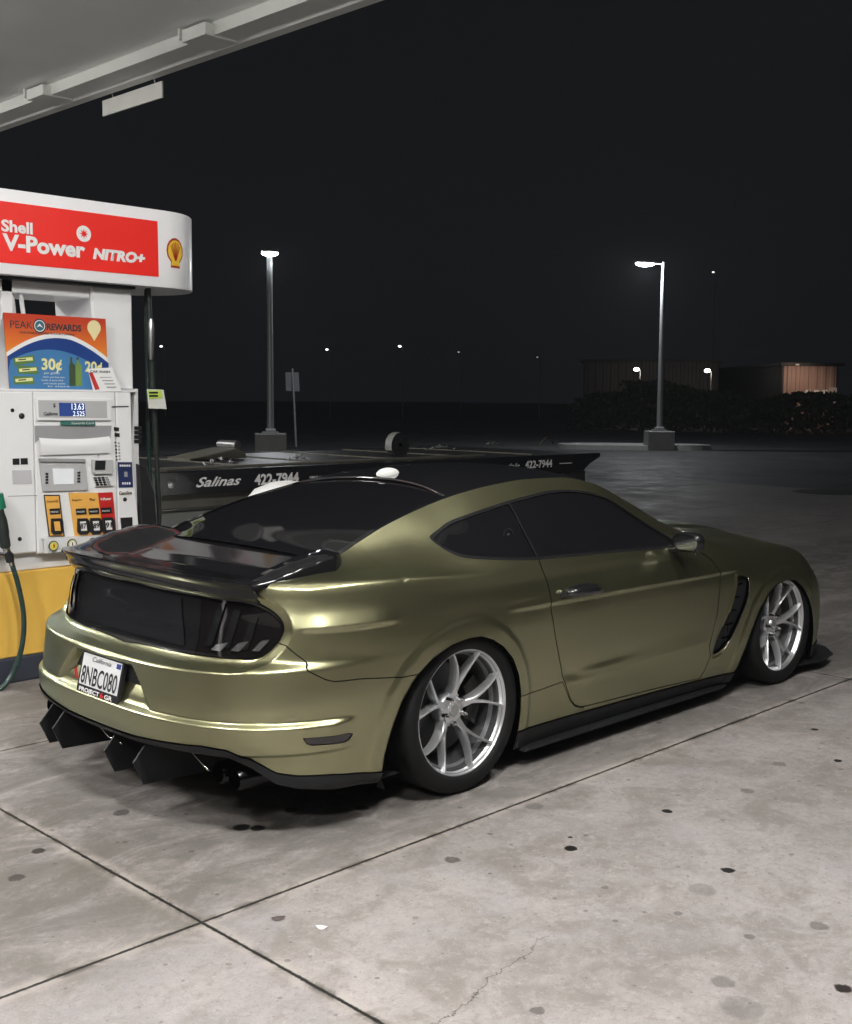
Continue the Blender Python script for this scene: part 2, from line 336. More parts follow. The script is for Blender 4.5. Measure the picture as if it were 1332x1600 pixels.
mb=MB(); n=16; mb.add([(c0[0]+(.030 if k%2==0 else .012)*math.cos(2*math.pi*k/n),c0[1]-.0015,c0[2]+(.030 if k%2==0 else .012)*math.sin(2*math.pi*k/n)) for k in range(n)],[list(range(n))]); pb_(mb,'round_mark_star',M_red,parent=ob)
# scallop emblem on the curved end
ec=at(274,396,1,2.086)
def onhdr(mb):
    for v in mb.V:
        v[:,1]+= hy-np.sqrt(hr*hr-np.clip(v[:,0]-hx1,0,.3)**2)-ec[1]-.0008

def emblem(sc,dy,name,m,parent=None):
    pts=[]
    for a in np.linspace(-28,208,40):
        k=1+.03*abs(math.sin(R(a)*7.5)); pts.append((ec[0]+sc*.058*math.cos(R(a))*k*1.0, ec[2]+sc*(.012+.070*math.sin(R(a))*k)))
    pts+= [(ec[0]-sc*.030,ec[2]-sc*.050),(ec[0]-sc*.034,ec[2]-sc*.078),(ec[0]+sc*.034,ec[2]-sc*.078),(ec[0]+sc*.030,ec[2]-sc*.050)]
    mb=MB(); mb.prism(pts,ec[1]-dy-.002,ec[1]-dy); onhdr(mb); return pb_(mb,name,m,parent=parent)
M_syel=mat('emblem_yellow',(.82,.55,.05),.4); M_sred=mat('emblem_red',(.40,.03,.015),.4)
em=emblem(1.12,.0,'emblem',M_sred); ey=emblem(.96,.0025,'emblem_face',M_syel,em)
for a in (-50,-33,-16,0,16,33,50):
    a=R(90+a); mb=MB(); p0=np.array([ec[0]+.004*math.cos(a),ec[2]-.045]);p1=np.array([ec[0]+.050*math.cos(a),ec[2]+.006+.062*math.sin(a)]); d=(p1-p0)/np.linalg.norm(p1-p0); q=np.array([-d[1],d[0]])*.0016
    mb.prism([p0-q,p1-q*1.2,p1+q*1.2,p0+q],ec[1]-.0065,ec[1]-.005); onhdr(mb); pb_(mb,'emblem_rib',M_sred,parent=em)
# display
pface('display_frame',[(54,621),(173,623),(173,657),(57,657)],M_white,t=.012,bev=.003)
df=pface('display_glass',[(59,625),(166,627),(167,653),(60,652)],M_lgrey,y=YF-.008,t=.006)
pface('display_screen',[(92,629),(132,630),(134,650),(93,650)],mat('display_blue',(.03,.06,.22),.25,emis=(.03,.07,.28),est=.25),y=YF-.0145,t=.002,parent=df)
Mlit=mat('lit_digits',(.8,.85,.9),.4,emis=(.8,.9,1),est=.8)
ptext('13.63',112,640,.036,Mlit,y=YF-.017,px2=131,parent=df); ptext('2.525',114,650,.028,Mlit,y=YF-.017,px2=132,parent=df)
ptext('$',83,636,.022,M_blk,y=YF-.0145,bold=.02,parent=df); ptext('Gallons',68,649,.020,M_blk,y=YF-.0145,px2=90,bold=.02,parent=df)
pface('strip_label',[(94,657.5),(148,658),(149,665),(95,664.5)],mat('label_green',(.04,.14,.12),.4),y=YF-.012,t=.002); ptext('Rewards Card',112,663,.014,M_wprint,y=YF-.0145,px2=146)
# tray under the display : hollow's shade painted as a flat grey plate, curved white apron
pface('tray_shade',[(54,665),(174,665),(172,692),(166,686),(110,690),(60,687),(55,692)],mat('tray_shadow_grey',(.30,.30,.31),.5),t=.003)
mb=MB()
V=[];F=[];xs_=np.linspace(-.325,.125,16)
for i,x_ in enumerate(xs_):
    for k,(dz,dy) in enumerate(((1.405,-.006),(1.385,-.020),(1.36,-.026),(1.305,-.012))): V.append((x_,YF+dy,dz-.012*math.sin(math.pi*i/15)*(1 if k<3 else 0)))
for i in range(15):
    for k in range(3): F.append([i*4+k,(i+1)*4+k,(i+1)*4+k+1,i*4+k+1])
mb.add(V,F); pb_(mb,'apron',M_white,auto=60)
# screen bezel
sb=pface('screen_bezel',[(60,717),(132,718),(137,766),(66,768)],M_lgrey,t=.010,bev=.002)
pface('bezel_hood',[(60,716),(132,717),(133,722),(61,721)],M_grey,y=YF-.010,t=.012,parent=sb)
pface('screen',[(82,732),(115,732),(115,756),(84,757)],mat('screen_white',(.65,.66,.68),.2,emis=(.8,.85,.9),est=.25),y=YF-.0105,t=.003,parent=sb)
for j in range(4):
    for a_,b_ in ((71,739+4.6*j),(121,737+4.6*j)): pface('soft_key',[(a_,b_),(a_+4,b_),(a_+4,b_+3),(a_,b_+3)],M_blk,y=YF-.0105,t=.004,parent=sb)
# card reader and keypad
cr_=pface('card_reader',[(142,718),(173,718),(174,737),(172,741),(145,741),(143,737)],M_lgrey,t=.030,bev=.004); pface('reader_screen',[(149,719.5),(165,719.5),(164,734),(148,734)],M_blk,y=YF-.0305,t=.003,parent=cr_)
kp=pface('keypad',[(144,744),(170,742),(176,759),(148,760)],M_white,t=.014,bev=.002)
for i in range(4):
    for j in range(4):
        u0=146.5+5.9*i+1.2*j; v0=745.6+3.5*j-.25*i; pface('key',[(u0,v0),(u0+4.4,v0-.1),(u0+4.8,v0+2.6),(u0+.4,v0+2.7)],M_blk if i<3 else M_grey,y=YF-.0145,t=.004,parent=kp)
for j in range(3): pface('tap_mark',[(151+j,709-3*j*.0+2.5*j),(157-j,709+2.5*j),(156.5-j,710+2.5*j),(151.5+j,710+2.5*j)],M_grey,y=YF-.020,t=.001)
# grade selectors
M_orange=mat('grade_orange',(.80,.42,.09),.45,vary=.04); M_gred=mat('grade_red',(.50,.02,.02),.4)
g1b=pface('grade_label',[(68,773),(93,773),(101,838),(76,838)],M_blk,y=YF-.001,t=.003); pface('grade_face',[(70,775),(91.5,775),(99,837),(78,837)],M_orange,y=YF-.0045,t=.002,parent=g1b)
g2=pface('grade_label',[(107,770),(154,770),(164,834),(117,840)],M_orange,y=YF-.001,t=.003)
g3=pface('grade_label',[(153,770),(176,769),(182,832),(161,834)],M_gred,y=YF-.0045,t=.002)
for (u0,v0),tx,px_ in (((88,822),'',g1b),((129,822),'87',g2),((149,821.5),'89',g2),((168.5,820.5),'91',g3)):
    bz=[(u0-9,v0-12),(u0+6,v0-12.5),(u0+9.5,v0-8),(u0+10.5,v0+8),(u0+6,v0+13),(u0-5,v0+13.5),(u0-9,v0+9)]
    bt=pface('grade_button',bz,M_blk,y=YF-.006,t=.016,bev=.004,parent=px_)
    pface('button_window',[(u0-4,v0-7),(u0+5,v0-7.5),(u0+7,v0+7),(u0-2,v0+7.5)],M_wprint if tx else M_orange,y=YF-.0225,t=.002,parent=px_)
    if tx: ptext(tx,u0-3.2,v0+4,.030,M_blk,y=YF-.026,px2=u0+6,bold=.03,parent=px_)
    pface('price_window',[(u0-11,v0-27),(u0+5,v0-28),(u0+6,v0-19),(u0-10,v0-18)],M_blk,y=YF-.006,t=.006,bev=.002,parent=px_)
    ptext('PRESS',u0-9,v0-20.5,.010,M_wprint,y=YF-.0125,px2=u0+3,parent=px_)
ptext('Diesel #2',73,785.5,.014,M_blk,y=YF-.007,px2=91,parent=g1b); ptext('Regular',113,783,.013,M_blk,y=YF-.0045,px2=128,parent=g2); ptext('Plus',140,782.5,.015,M_blk,y=YF-.0045,px2=148,bold=.02,parent=g2); ptext('V-Power',157,782,.016,M_wprint,y=YF-.007,px2=174,shear=.3,bold=.03,parent=g3)
mb=MB(); V=[];F=[]
for i,x_ in enumerate(np.linspace(-.325,.172,16)):
    s_=math.sin(math.pi*i/15)
    for z_,y_ in ((.828+.004*(i/15)*-4,0),(.824-.016*i/15,-.036-.012*s_),(.814-.016*i/15,-.036-.012*s_),(.74,-.030-.012*s_)): V.append((x_,YF+y_,z_))
for i in range(15):
    for k in range(3): F.append([i*4+k,(i+1)*4+k,(i+1)*4+k+1,i*4+k+1])
mb.add(V,F); pb_(mb,'lower_apron',M_white2,auto=40)
for u0,v0 in ((84,853),(113,850),(146,848),(167,846)):
    c0=at(u0,v0,1,YF-.052); mb=MB(); mb.lathe([(0,0),(.030,0),(.030,.004)],24,'y',c0); rk=pb_(mb,'round_label',M_blk)
    mb=MB(); mb.lathe([(0,0),(.025,0)],24,'y',c0-np.array([0,.0012,0])); pb_(mb,'label_ring',mat('label_olive',(.55,.55,.20),.5),parent=rk); mb=MB(); mb.lathe([(0,0),(.017,0)],24,'y',c0-np.array([0,.0024,0])); pb_(mb,'label_disc',M_syel if u0!=113 else M_wprint,parent=rk)
    mb=MB(); mb.box(c0+np.array([-.003,-.0045,-.009]),c0+np.array([.003,-.0032,.010])); pb_(mb,'label_figure',M_blk,parent=rk)
# stickers on the doors
st=pface('pay_sticker',[(183.5,722),(206,722),(208,761.5),(185.5,762)],mat('sticker_navy',(.020,.030,.10),.4),y=YF-.001,t=.002); [pface('fine_print',[(u_,726),(u_+2.6,726),(u_+2.6,729),(u_,729)],M_wprint,y=YF-.0035,t=.001,parent=st) for u_ in (187,190.5,194,197.5,201)]; [pface('fine_print',[(u_,753.5),(u_+2.2,753.5),(u_+2.2,757),(u_,757)],M_wprint,y=YF-.0035,t=.001,parent=st) for u_ in (191,194.5,198,201.5)]
pface('sticker_mark',[(194,737),(199,737),(199.5,745),(194.5,745)],M_grey,y=YF-.0035,t=.001,parent=st)
ptext('Gasoline',186,773.5,.022,mat('print_brown',(.10,.07,.02),.5),y=YF-.002,px2=206,bold=.03)
def knob(u,v,r_): 
    c0=at(u,v,1,YF-.006); mb=MB(); mb.lathe([(0,0),(r_*.8,0),(r_,.003),(r_,.006)],20,'y',c0); pb_(mb,'keyhole',M_blk,auto=50)
for u,v,r_ in ((20,641,.011),(34.5,650,.017),(31.5,842.5,.012),(196,780.5,.013)): knob(u,v,r_)
rs_=pface('receipt_slot',[(188,809),(206.5,808),(207,828),(190,829.5)],M_blk,y=YF-.001,t=.004); pface('receipt_paper',[(193,826.5),(203,825.5),(203,827.5),(193,828.5)],M_wprint,y=YF-.0055,t=.001,parent=rs_)
for a_,b_,c_,d_ in ((19.5,716.5,30,726),(32,716,43,725.5)): pface('notice',[(a_,b_),(c_,b_-.4),(c_+.4,d_),(a_+.4,d_+.4)],M_blk,y=YF-.001,t=.002)
pface('paper_label',[(19,735),(49,734.5),(50,756),(20,756.5)],mat('label_paper',(.50,.49,.52),.6),y=YF-.001,t=.001)
pface('fine_print',[(175,634.6),(201,634.2),(201,636.2),(175,636.6)],M_blk,y=YF-.001,t=.001)
for k,(a_,b_) in enumerate(((178,667),(179,676))): pface('pictogram',[(a_,b_),(a_+8,b_+1),(a_+8,b_+7),(a_,b_+6)],M_blk,y=YF-.001,t=.001)
for k in range(6): pface('fine_print',[(179+.4*k,690+5.5*k),(182+.4*k,690+5.5*k),(182+.4*k,692+5.5*k),(179+.4*k,692+5.5*k)],M_blk,y=YF-.001,t=.001); pface('fine_print',[(184+.3*k,691+5.0*k),(187+.3*k,691+5.0*k),(187+.3*k,694+5.0*k),(184+.3*k,694+5.0*k)],M_grey,y=YF-.001,t=.001)
for k in range(4): pface('side_notice',[(209.6,666+7*k),(221,666+7*k),(221.5,671.5+7*k),(210,671.5+7*k)],M_blk,y=YF+.045,t=.002)
# seams
pface('door_seam',[(12,775),(58,773.5),(58.2,774.6),(12,776)],M_grey,y=YF-.0005,t=.0012)
# nozzle boot on the right side and the hanging nozzle with hose
mb=MB(); mb.prism([(.345,.80),(.43,.76),(.47,.86),(.455,1.05),(.40,1.20),(.335,1.23)],YF+.02,YF+.20,.012); pb_(mb,'nozzle_boot',M_blk)
hs=[at(a,b,1,YF+.12) for a,b in ((231,445),(233,480),(236,530),(238,590),(241,640),(244,700),(247,760),(249,800),(246,832),(240,848))]
def smooth_path(P,n=6):
    P=np.array(P,float);o=[]
    for i in range(len(P)-1):
        p=[P[max(i-1,0)],P[i],P[i+1],P[min(i+2,len(P)-1)]]
        for t in np.linspace(0,1,n,endpoint=False): o.append(.5*(2*p[1]+(p[2]-p[0])*t+(2*p[0]-5*p[1]+4*p[2]-p[3])*t*t+(3*p[1]-p[0]-3*p[2]+p[3])*t**3))
    o.append(P[-1]); return np.array(o)
h1=MB(); h1.tube(smooth_path(hs)-0,.017,12); ho=h1.build('pump_hose',M_rubber,smooth=True); tag(ho,'black fuel hose hanging down the right side of the pump','hose')
h2=MB(); h2.tube(smooth_path([at(a,b,1,YF+.20) for a,b in ((229,446),(229,520),(231,600),(232,680),(235,760),(238,830))]),.014,10); o=h2.build('pump_hose',mat('hose_green',(.018,.040,.034),.35),smooth=True); tag(o,'thinner dark green hose just behind the black one at the right of the pump','hose')
mb=MB(); q=[at(236,v,1,YF+.095) for v in (498,504,514,540,556,562)]; mb.tube(q,[.010,.016,.020,.020,.014,.010],12); sw=mb.build('hose_coupling',M_steel,auto=50); sw.parent=ho
mb=MB(); p=[at(a,b,1,YF+.06) for a,b in ((229.5,608),(255,609),(260,639),(232,638))]; mb.prism([(v[0],v[2]) for v in p],YF+.055,YF+.06); tg=mb.build('hose_tag',mat('tag_white',(.66,.67,.62),.5)); tg.parent=ho
mb=MB(); p=[at(a,b,1,YF+.054) for a,b in ((231,610),(252,610),(254,622),(233,623))]; mb.prism([(v[0],v[2]) for v in p],YF+.051,YF+.0545); o=mb.build('tag_print',mat('tag_lime',(.50,.66,.10),.5)); o.parent=ho
for k,(a_,b_) in enumerate(((233,612),(233,617))): 
    mb=MB(); p=[at(u,v,1,YF+.05) for u,v in ((a_,b_),(a_+14,b_),(a_+14,b_+3),(a_,b_+3))]; mb.prism([(v[0],v[2]) for v in p],YF+.0495,YF+.0505); o=mb.build('tag_writing',M_blk); o.parent=ho
# left nozzle and its hose
nz=empty('fuel_nozzle',(0,0,0),label='black fuel nozzle with chrome swivel hanging at the left edge of the photo',cat='nozzle')
YN=YF-.09
def A(u,v,y=YN): return at(u,v,1,y)
mb=MB(); mb.tube(smooth_path([A(-14,760),A(-6,785),A(1,812),A(6,838),A(9,856)],4),[.030]*8+[.034]*4+[.030]*4+[.024],14); mb.build('nozzle_grip',M_rubber,nz,auto=60)
mb=MB(); mb.tube([A(-5,772),A(0,795)],.034,14); mb.build('grip_band',mat('grip_green',(.01,.16,.09),.4),nz,auto=60)
mb=MB(); mb.tube([A(8,852),A(11,862)],.021,14); mb.tube([A(-6,866),A(8,866)],.012,10); mb.build('swivel',M_chrome_env:=mat('chrome',(.62,.62,.63),.15,metal=1.0),nz,auto=50)
mb=MB(); mb.tube([A(9,862),A(14,868),A(16,878)],[.022,.026,.022],14); mb.build('swivel_collar',M_blk,nz,auto=50)
mb=MB(); mb.tube([A(17,874),A(19,884)],.016,14); mb.build('ferrule',M_chrome_env,nz,auto=50)
mb=MB(); mb.tube(smooth_path([A(18,880),A(26,905),A(33,935),A(37,962),A(37,990),A(32,1020),A(22,1048),A(8,1070),A(-20,1090),A(-60,1098)]),.0145,14); o=mb.build('nozzle_hose',mat('hose_dark_green',(.020,.045,.040),.28),nz,smooth=True)
# topper card and leaflet standing on the pump's shelf
tp=empty('topper_sign',(0,0,0),label='orange and blue folded PEAK REWARDS card standing on top of the pump',cat='sign')
YT_=YF+.045
def T_(u,v,y=YT_): p=at(u,v,1,y); return (p[0],p[2])
m_,t_,b_=newmat('topper_print'); N_=t_.nodes; g_=N_.new('ShaderNodeNewGeometry'); s_=N_.new('ShaderNodeSeparateXYZ'); t_.links.new(g_.outputs['Position'],s_.inputs[0])
mr=N_.new('ShaderNodeMapRange'); mr.inputs[1].default_value=1.83; mr.inputs[2].default_value=2.08; t_.links.new(s_.outputs[2],mr.inputs[0])
rp=N_.new('ShaderNodeValToRGB'); rp.color_ramp.elements[0].color=(.80,.38,.05,1); rp.color_ramp.elements[1].color=(.50,.05,.02,1); e=rp.color_ramp.elements.new(.45); e.color=(.72,.17,.03,1)
t_.links.new(mr.outputs[0],rp.inputs[0]); t_.links.new(rp.outputs[0],b_.inputs['Base Color']); b_.inputs['Roughness'].default_value=.35
fp=[T_(5,488),T_(165,498),T_(170,611),T_(14,611)]
mb=MB(); mb.prism(fp,YT_,YT_+.003); mb.build('front_face',m_,tp)
mb=MB(); v0,v1=at(5,488,1,YT_),at(14,611,1,YT_); v2=v1+np.array([-.03,.20,0]); w0_,w1_=at(165,498,1,YT_),at(170,611,1,YT_); w2_=w1_+np.array([0,.20,0]); e_=np.array([.003,0,0])
mb.add([v0+[0,.0035,0],w0_+[0,.0035,0],w2_,v2],[[0,1,2,3]]); mb.add([v0+[-.001,.004,-.004],v1+[-.001,.004,0],v2],[[0,1,2]]); mb.build('back_face',M_lgrey,tp)
def poly_t(name,pts,m,dy): mb=MB(); mb.prism([T_(a,b) for a,b in pts],YT_-dy-.0008,YT_-dy); return mb.build(name,m,tp)
arcW=[(12,573)]+[(12+q*158,573-np.sin(math.pi*(q*.80+.06))*52+q*14) for q in np.linspace(.04,1,18)]
arc=lambda k,u0,u1: [(u,float(565-44*math.sin(math.pi*min(1,max(0,(u+8)/190)))**.9)+k+max(0,(u-110))*.10) for u in np.linspace(u0,u1,20)]
poly_t('white_arc',arc(0,10,169)+[(170,611),(14,611)],M_wprint,.0005)
poly_t('navy_arc',arc(7,11,169.5)+[(170,611),(14,611)],mat('print_navy',(.015,.05,.22),.35),.0015)
poly_t('blue_field',[(12.5,582)]+[(u,float(572-26*math.sin(math.pi*min(1,(u)/150))**.9)) for u in np.linspace(16,140,18)]+[(162,585),(170,596),(170,611),(14,611)],mat('print_blue',(.06,.20,.42),.35),.0025)
def ttext(s,px,py,px2,h,m,bold=0.0,dy=.0035,shear=0.0):
    a=at(px,py,1,YT_-dy); w=float(at(px2,py,1,YT_-dy)[0]-a[0]); return text_obj('print_lettering',s,a,XR,UP,h,m,tp,width=w,bold=bold,shear=shear,depth=.0006)
Mpn=mat('print_dark',(.02,.03,.05),.4); Mlm=mat('print_cream',(.78,.75,.35),.4)
ttext('PEAK',16,512,51,.042,Mpn,.0,.0012); ttext('REWARDS',73,515,127,.036,Mpn,.035,.0012)
for rr,mm,dd in ((.040,Mpn,.001),(.033,M_wprint,.0018),(.028,mat('print_teal',(.03,.14,.20),.4),.0026)):
    c0=at(62,509,1,YT_-dd); mb=MB(); mb.lathe([(0,0),(rr,0)],32,'y',c0); mb.build('round_badge',mm,tp)
c0=at(62,509,1,YT_-.0034); mb=MB(); mb.add([c0+np.array(q) for q in ((-.020,0,-.010),(0,0,.014),(.020,0,-.010),(0,0,-.001))],[[0,1,2,3]]); mb.build('badge_peak',M_wprint,tp)
ttext('YOUR FAVORITE REWARDS PROGRAM IS DIFFERENT',30,520.5,117,.011,Mpn,.02,.0012)
c0=at(147,512,1,YT_-.001); mb=MB(); mb.lathe([(0,0),(.044,0)],32,'y',c0); mb.add([c0+np.array(q) for q in ((-.036,-.0002,-.024),(.036,-.0002,-.024),(0,-.0002,-.078))],[[0,2,1]]); mb.build('map_pin',mat('print_pale_yellow',(.80,.72,.40),.4),tp)
ttext('30¢',65,577,97,.062,Mlm,.03); ttext('20¢',133,580,160,.058,Mlm,.03); ttext('per gallon',69,584,93,.012,M_wprint)
for k,(a_,b_,s_2) in enumerate(((67,590,'when you buy two'),(65,595,'bottles of sports drink'),(68,600,'and snack packs'),(75,604.5,'in store'))): ttext(s_2,a_,b_,a_+34,.010,M_wprint)
Mgrn=mat('packet_green',(.10,.20,.06),.4); Mpk=mat('packet_dark',(.05,.08,.04),.4)
for a_,b_,rot in ((20,556,8),(26,572,-4),(20,588,-2)):
    pts=[(a_,b_+rot*.4),(a_+32,b_-rot*.2),(a_+34,b_+12-rot*.2),(a_+2,b_+13+rot*.3)]; poly_t('snack_packet',pts,Mgrn,.0035); poly_t('packet_band',[(a_+3,b_+4),(a_+30,b_+2),(a_+31,b_+7),(a_+4,b_+9)],Mlm,.0045); poly_t('packet_edge',[(a_+8,b_+5),(a_+20,b_+4),(a_+20,b_+6),(a_+8,b_+7)],Mpk,.0052)
for a_,m2 in ((108,Mpk),(118,mat('bottle_green',(.18,.30,.08),.35))):
    poly_t('drink_bottle',[(a_+1,562),(a_+4,562),(a_+5,567),(a_+9,571),(a_+10,603),(a_,603),(a_-.5,571),(a_+1,567)],m2,.0035); poly_t('bottle_cap',[(a_+1,558),(a_+4.5,558),(a_+4.5,562),(a_+1,562)],Mpk,.0036)
lf=empty('leaflet',(0,0,0),label='small white leaflet leaning on the right corner of the pump topper card',cat='leaflet')
YL=YF+.02
mb=MB(); q=[at(a,b,1,YL) for a,b in ((140,576),(178,574),(190,611),(146,612))]; q[0]=q[0]+[0,.02,0]; q[1]=q[1]+[0,.02,0]; mb.add(q+[v+np.array([0,.002,0]) for v in q],[[3,2,1,0],[4,5,6,7],[0,1,5,4],[1,2,6,5],[2,3,7,6],[3,0,4,7]]); mb.build('sheet',M_wprint,lf)
mb=MB(); q=[at(a,b,1,YL-.0015) for a,b in ((141,582),(147,582),(156,608),(149,609))]; q[0]=q[0]+[0,.016,0]; q[1]=q[1]+[0,.016,0]; mb.add(q,[[3,2,1,0]]); mb.build('red_strip',M_gred,lf)
a_=at(143,582,1,YL-.002)+[0,.015,0]; text_obj('leaflet_title','CAR WASH',a_,XR,UP+np.array([0,.1,0]),.014,M_blk,lf,width=.13,bold=.02)
for k in range(4): mb=MB(); q=[at(a,b,1,YL-.0015) for a,b in ((158+k*3,589+k*5),(176+k*2,589+k*5),(176+k*2,590.5+k*5),(158+k*3,590.5+k*5))]; q=[v+np.array([0,.013-.004*k,0]) for v in q]; mb.add(q,[[3,2,1,0]]); mb.build('leaflet_line',M_grey,lf)

# ---------------------------------------------------------------- waste bin with a domed lid
bx,by=at(452,800,1,3.0)[0],3.0
bn=empty('waste_bin',(bx,by,.0),label='round waste bin with a bright white domed lid, half hidden behind the coupe',cat='bin')
zt_=float(at(440,751,1,by)[2])
mb=MB(); mb.lathe([(0,.0),(.30,.0),(.31,.02),(.35,zt_-.30),(.35,zt_-.27)],36,'z'); mb.build('bin_body',M_white2,bn,auto=40)
mb=MB(); mb.lathe([(.375,zt_-.30),(.38,zt_-.27),(.355,zt_-.17),(.27,zt_-.07),(.14,zt_-.016),(0,zt_)][::-1],36,'z'); mb.build('domed_lid',mat('lid_white',(.82,.82,.81),.35,vary=.02),bn,auto=60)

# ---------------------------------------------------------------- flatbed tow truck
tr=empty('tow_truck',(3.0,5.2,0),label='black flatbed tow truck with white telephone lettering, parked behind the coupe',cat='tow truck')
TO=np.array([3.0,5.2,0]); TY=3.96
M_tblack=mat('truck_black',(.012,.013,.016),.22,vary=.15,coat=.5); M_tgrey=mat('truck_deck_steel',(.05,.05,.053),.38,metal=.7,vary=.35,scale=5); M_ttan=mat('truck_dusty_steel',(.115,.11,.09),.5,metal=.3,vary=.4,scale=3); M_tdark=mat('truck_frame',(.020,.020,.022),.6)
def tb(mb,name,m,auto=None,parent=None,smooth=False):
    o=mb.build(name,m,parent or tr,auto=auto,smooth=smooth)
    for v in o.data.vertices: v.co-=Vector(TO)
    return o
mb=MB(); mb.prism([(-1.2,.842),(7.30,.822),(7.42,.90),(7.62,.975),(7.62,1.02),(-1.2,1.035)],TY,TY+.06,.006); tb(mb,'side_rail',M_tblack)
mb=MB(); mb.prism([(-1.2,.842),(7.30,.822),(7.42,.90),(7.62,.975),(7.62,1.02),(-1.2,1.035)],6.36,6.42,.006); tb(mb,'side_rail',M_tblack)
mb=MB(); mb.box((6.95,TY+.03,.69),(7.38,6.30,.82),.01); tb(mb,'tail_bar',M_tdark)
mb=MB(); mb.box((-1.2,TY+.062,.985),(7.58,6.358,1.018)); tb(mb,'deck',M_tgrey)
mb=MB(); mb.box((-1.2,TY+.01,1.037),(5.6,TY+.10,1.062),.008); tb(mb,'rub_rail',M_ttan)
for k in range(9): mb=MB(); mb.box((-1.0+.95*k,TY+.2,1.019),(-.96+.95*k,6.3,1.030)); tb(mb,'deck_rib',M_ttan)
mb=MB(); mb.box((-1.1,4.6,.60),(6.6,4.75,.80),.005); mb.box((-1.1,5.65,.60),(6.6,5.8,.80),.005); tb(mb,'chassis_rail',M_tdark)
mb=MB(); mb.box((-.9,TY+.10,.715),(2.62,TY+.13,.838),.004); tb(mb,'side_guard',M_ttan)
mb=MB(); mb.box((-.9,TY+.07,.705),(2.62,TY+.16,.716),.002); tb(mb,'guard_trim',mat('chrome',(.6,.6,.6),.2,metal=1.0))
mb=MB(); mb.box((.9,TY+.12,.25),(2.3,4.55,.70),.02); bxx=tb(mb,'tool_box',mat('tool_box_grey',(.16,.17,.16),.45,vary=.3)); 
mb=MB(); mb.box((1.55,TY+.105,.44),(1.67,TY+.12,.48),.003); tb(mb,'box_latch',M_steel,parent=bxx)
for xw in (4.6,5.7):
    for s_,yw in ((0,4.12),(1,5.9)):
        mb=MB(); mb.lathe([(.19,.0),(.40,-.01),(.455,.03),(.46,.14),(.455,.24),(.40,.28),(.19,.28)],40,'y',(xw,yw,.46)); wh=tb(mb,'truck_wheel',M_rub_env:=mat('truck_tyre',(.018,.018,.018),.7),auto=40)
        mb=MB(); mb.lathe([(0,.10),(.10,.09),(.12,.05),(.17,.06),(.20,.02)],32,'y',(xw,yw,.46)); tb(mb,'wheel_rim',M_steel,auto=40,parent=wh)
mb=MB(); mb.lathe([(.19,.0),(.40,-.01),(.455,.03),(.46,.14),(.455,.24),(.40,.28),(.19,.28)],40,'y',(-2.0,4.15,.46)); tb(mb,'truck_wheel',mat('truck_tyre',(.018,.018,.018),.7),auto=40)
cab=[(-3.6,.45),(-3.7,.9),(-3.55,1.25),(-2.75,1.40),(-2.35,2.15),(-1.55,2.22),(-1.45,2.1),(-1.40,.45)]
mb=MB(); mb.prism(cab,4.05,6.33,.05); cb=tb(mb,'cab',M_tblack)
mb=MB(); mb.prism([(-2.62,1.42),(-2.25,2.03),(-1.70,2.05),(-1.68,1.42)],4.035,4.048,.003); tb(mb,'cab_window',mat('cab_glass',(.01,.01,.012),.05),parent=cb)
mb=MB(); mb.box((-1.32,4.1,1.04),(-1.26,6.28,1.75),.01); tb(mb,'headboard',M_tgrey)
def ttx(s,px,py,px2,h,bold=0,shear=0.0):
    a=at(px,py,1,TY-.002); w=float(at(px2,py,1,TY-.002)[0]-a[0]); return text_obj('truck_lettering',s,a-TO,XR,UP,h,M_wprint,tr,width=w,bold=bold,shear=shear,depth=.002)
ttx('Salinas',306,761,377,.078,.02,.45); ttx('422-7944',398,757.5,467,.088,.035); ttx('1088 B Harkins Rd',484,747.5,520,.020,.02)
ttx('Prunedale',760,733.5,812,.050,.0,.5); ttx('422-7944',821,731.5,863,.078,.03); mb=MB(); q0=at(875,724.2,1,TY-.003); q1=at(894,723.2,1,TY-.003); mb.prism([(q0[0],q0[2]-.004),(q1[0],q1[2]-.004),(q1[0],q1[2]+.004),(q0[0],q0[2]+.004)],TY-.004,TY-.001); tb(mb,'worn_lettering',M_wprint)
for u,v,r_ in ((268,757,.035),(537,739.5,.018),(562,737.5,.012)):
    c0=at(u,v,1,TY-.006); mb=MB(); mb.lathe([(0,0),(r_*.7,.0),(r_,.003),(r_,.006)],20,'y',c0); tb(mb,'marker_lamp',M_steel,auto=50)
# gear on the deck
def gear(name,label,cat,u,v,y,build,group=None):
    p=at(u,v,1,y); o=empty(name,(p[0],y,1.032),label=label,cat=cat,group=group); build(o); return o
def g_chain(o,w=.3,seed=1,m=M_steel):
    r_=random.Random(seed); mb=MB()
    for k in range(14):
        t=k/13; c=np.array([w*(t-.5)+r_.uniform(-.02,.02),r_.uniform(-.05,.05),.022+.05*math.sin(math.pi*t)*r_.uniform(.3,1)]); a=r_.uniform(0,math.pi); d=np.array([math.cos(a),math.sin(a)*.4,math.sin(a)*.6])*.022
        q=np.array([d[2],d[0],-d[1]]); mb.tube([c+d*math.cos(b)+q*.6*math.sin(b) for b in np.linspace(0,2*math.pi,11)],.006,6,False)
    mb.build('links',m,o,smooth=True)
gear('tow_chain','heap of silver tow chain on the deck above the Salinas lettering','chain',345,708,4.4,lambda o:g_chain(o,.32,3),'tow chains on the truck deck')
gear('tow_chain','short shiny chain lying on the deck below the left lamp post','chain',468,706,4.5,lambda o:g_chain(o,.22,5),'tow chains on the truck deck')
gear('tow_chain','loose chain lying just right of the round wheel cradle','chain',690,709,5.3,lambda o:g_chain(o,.42,8),'tow chains on the truck deck')
gear('tow_chain','small chain heap near the tail of the deck above the second number','chain',771,705,5.6,lambda o:g_chain(o,.25,11,M_ttan),'tow chains on the truck deck')
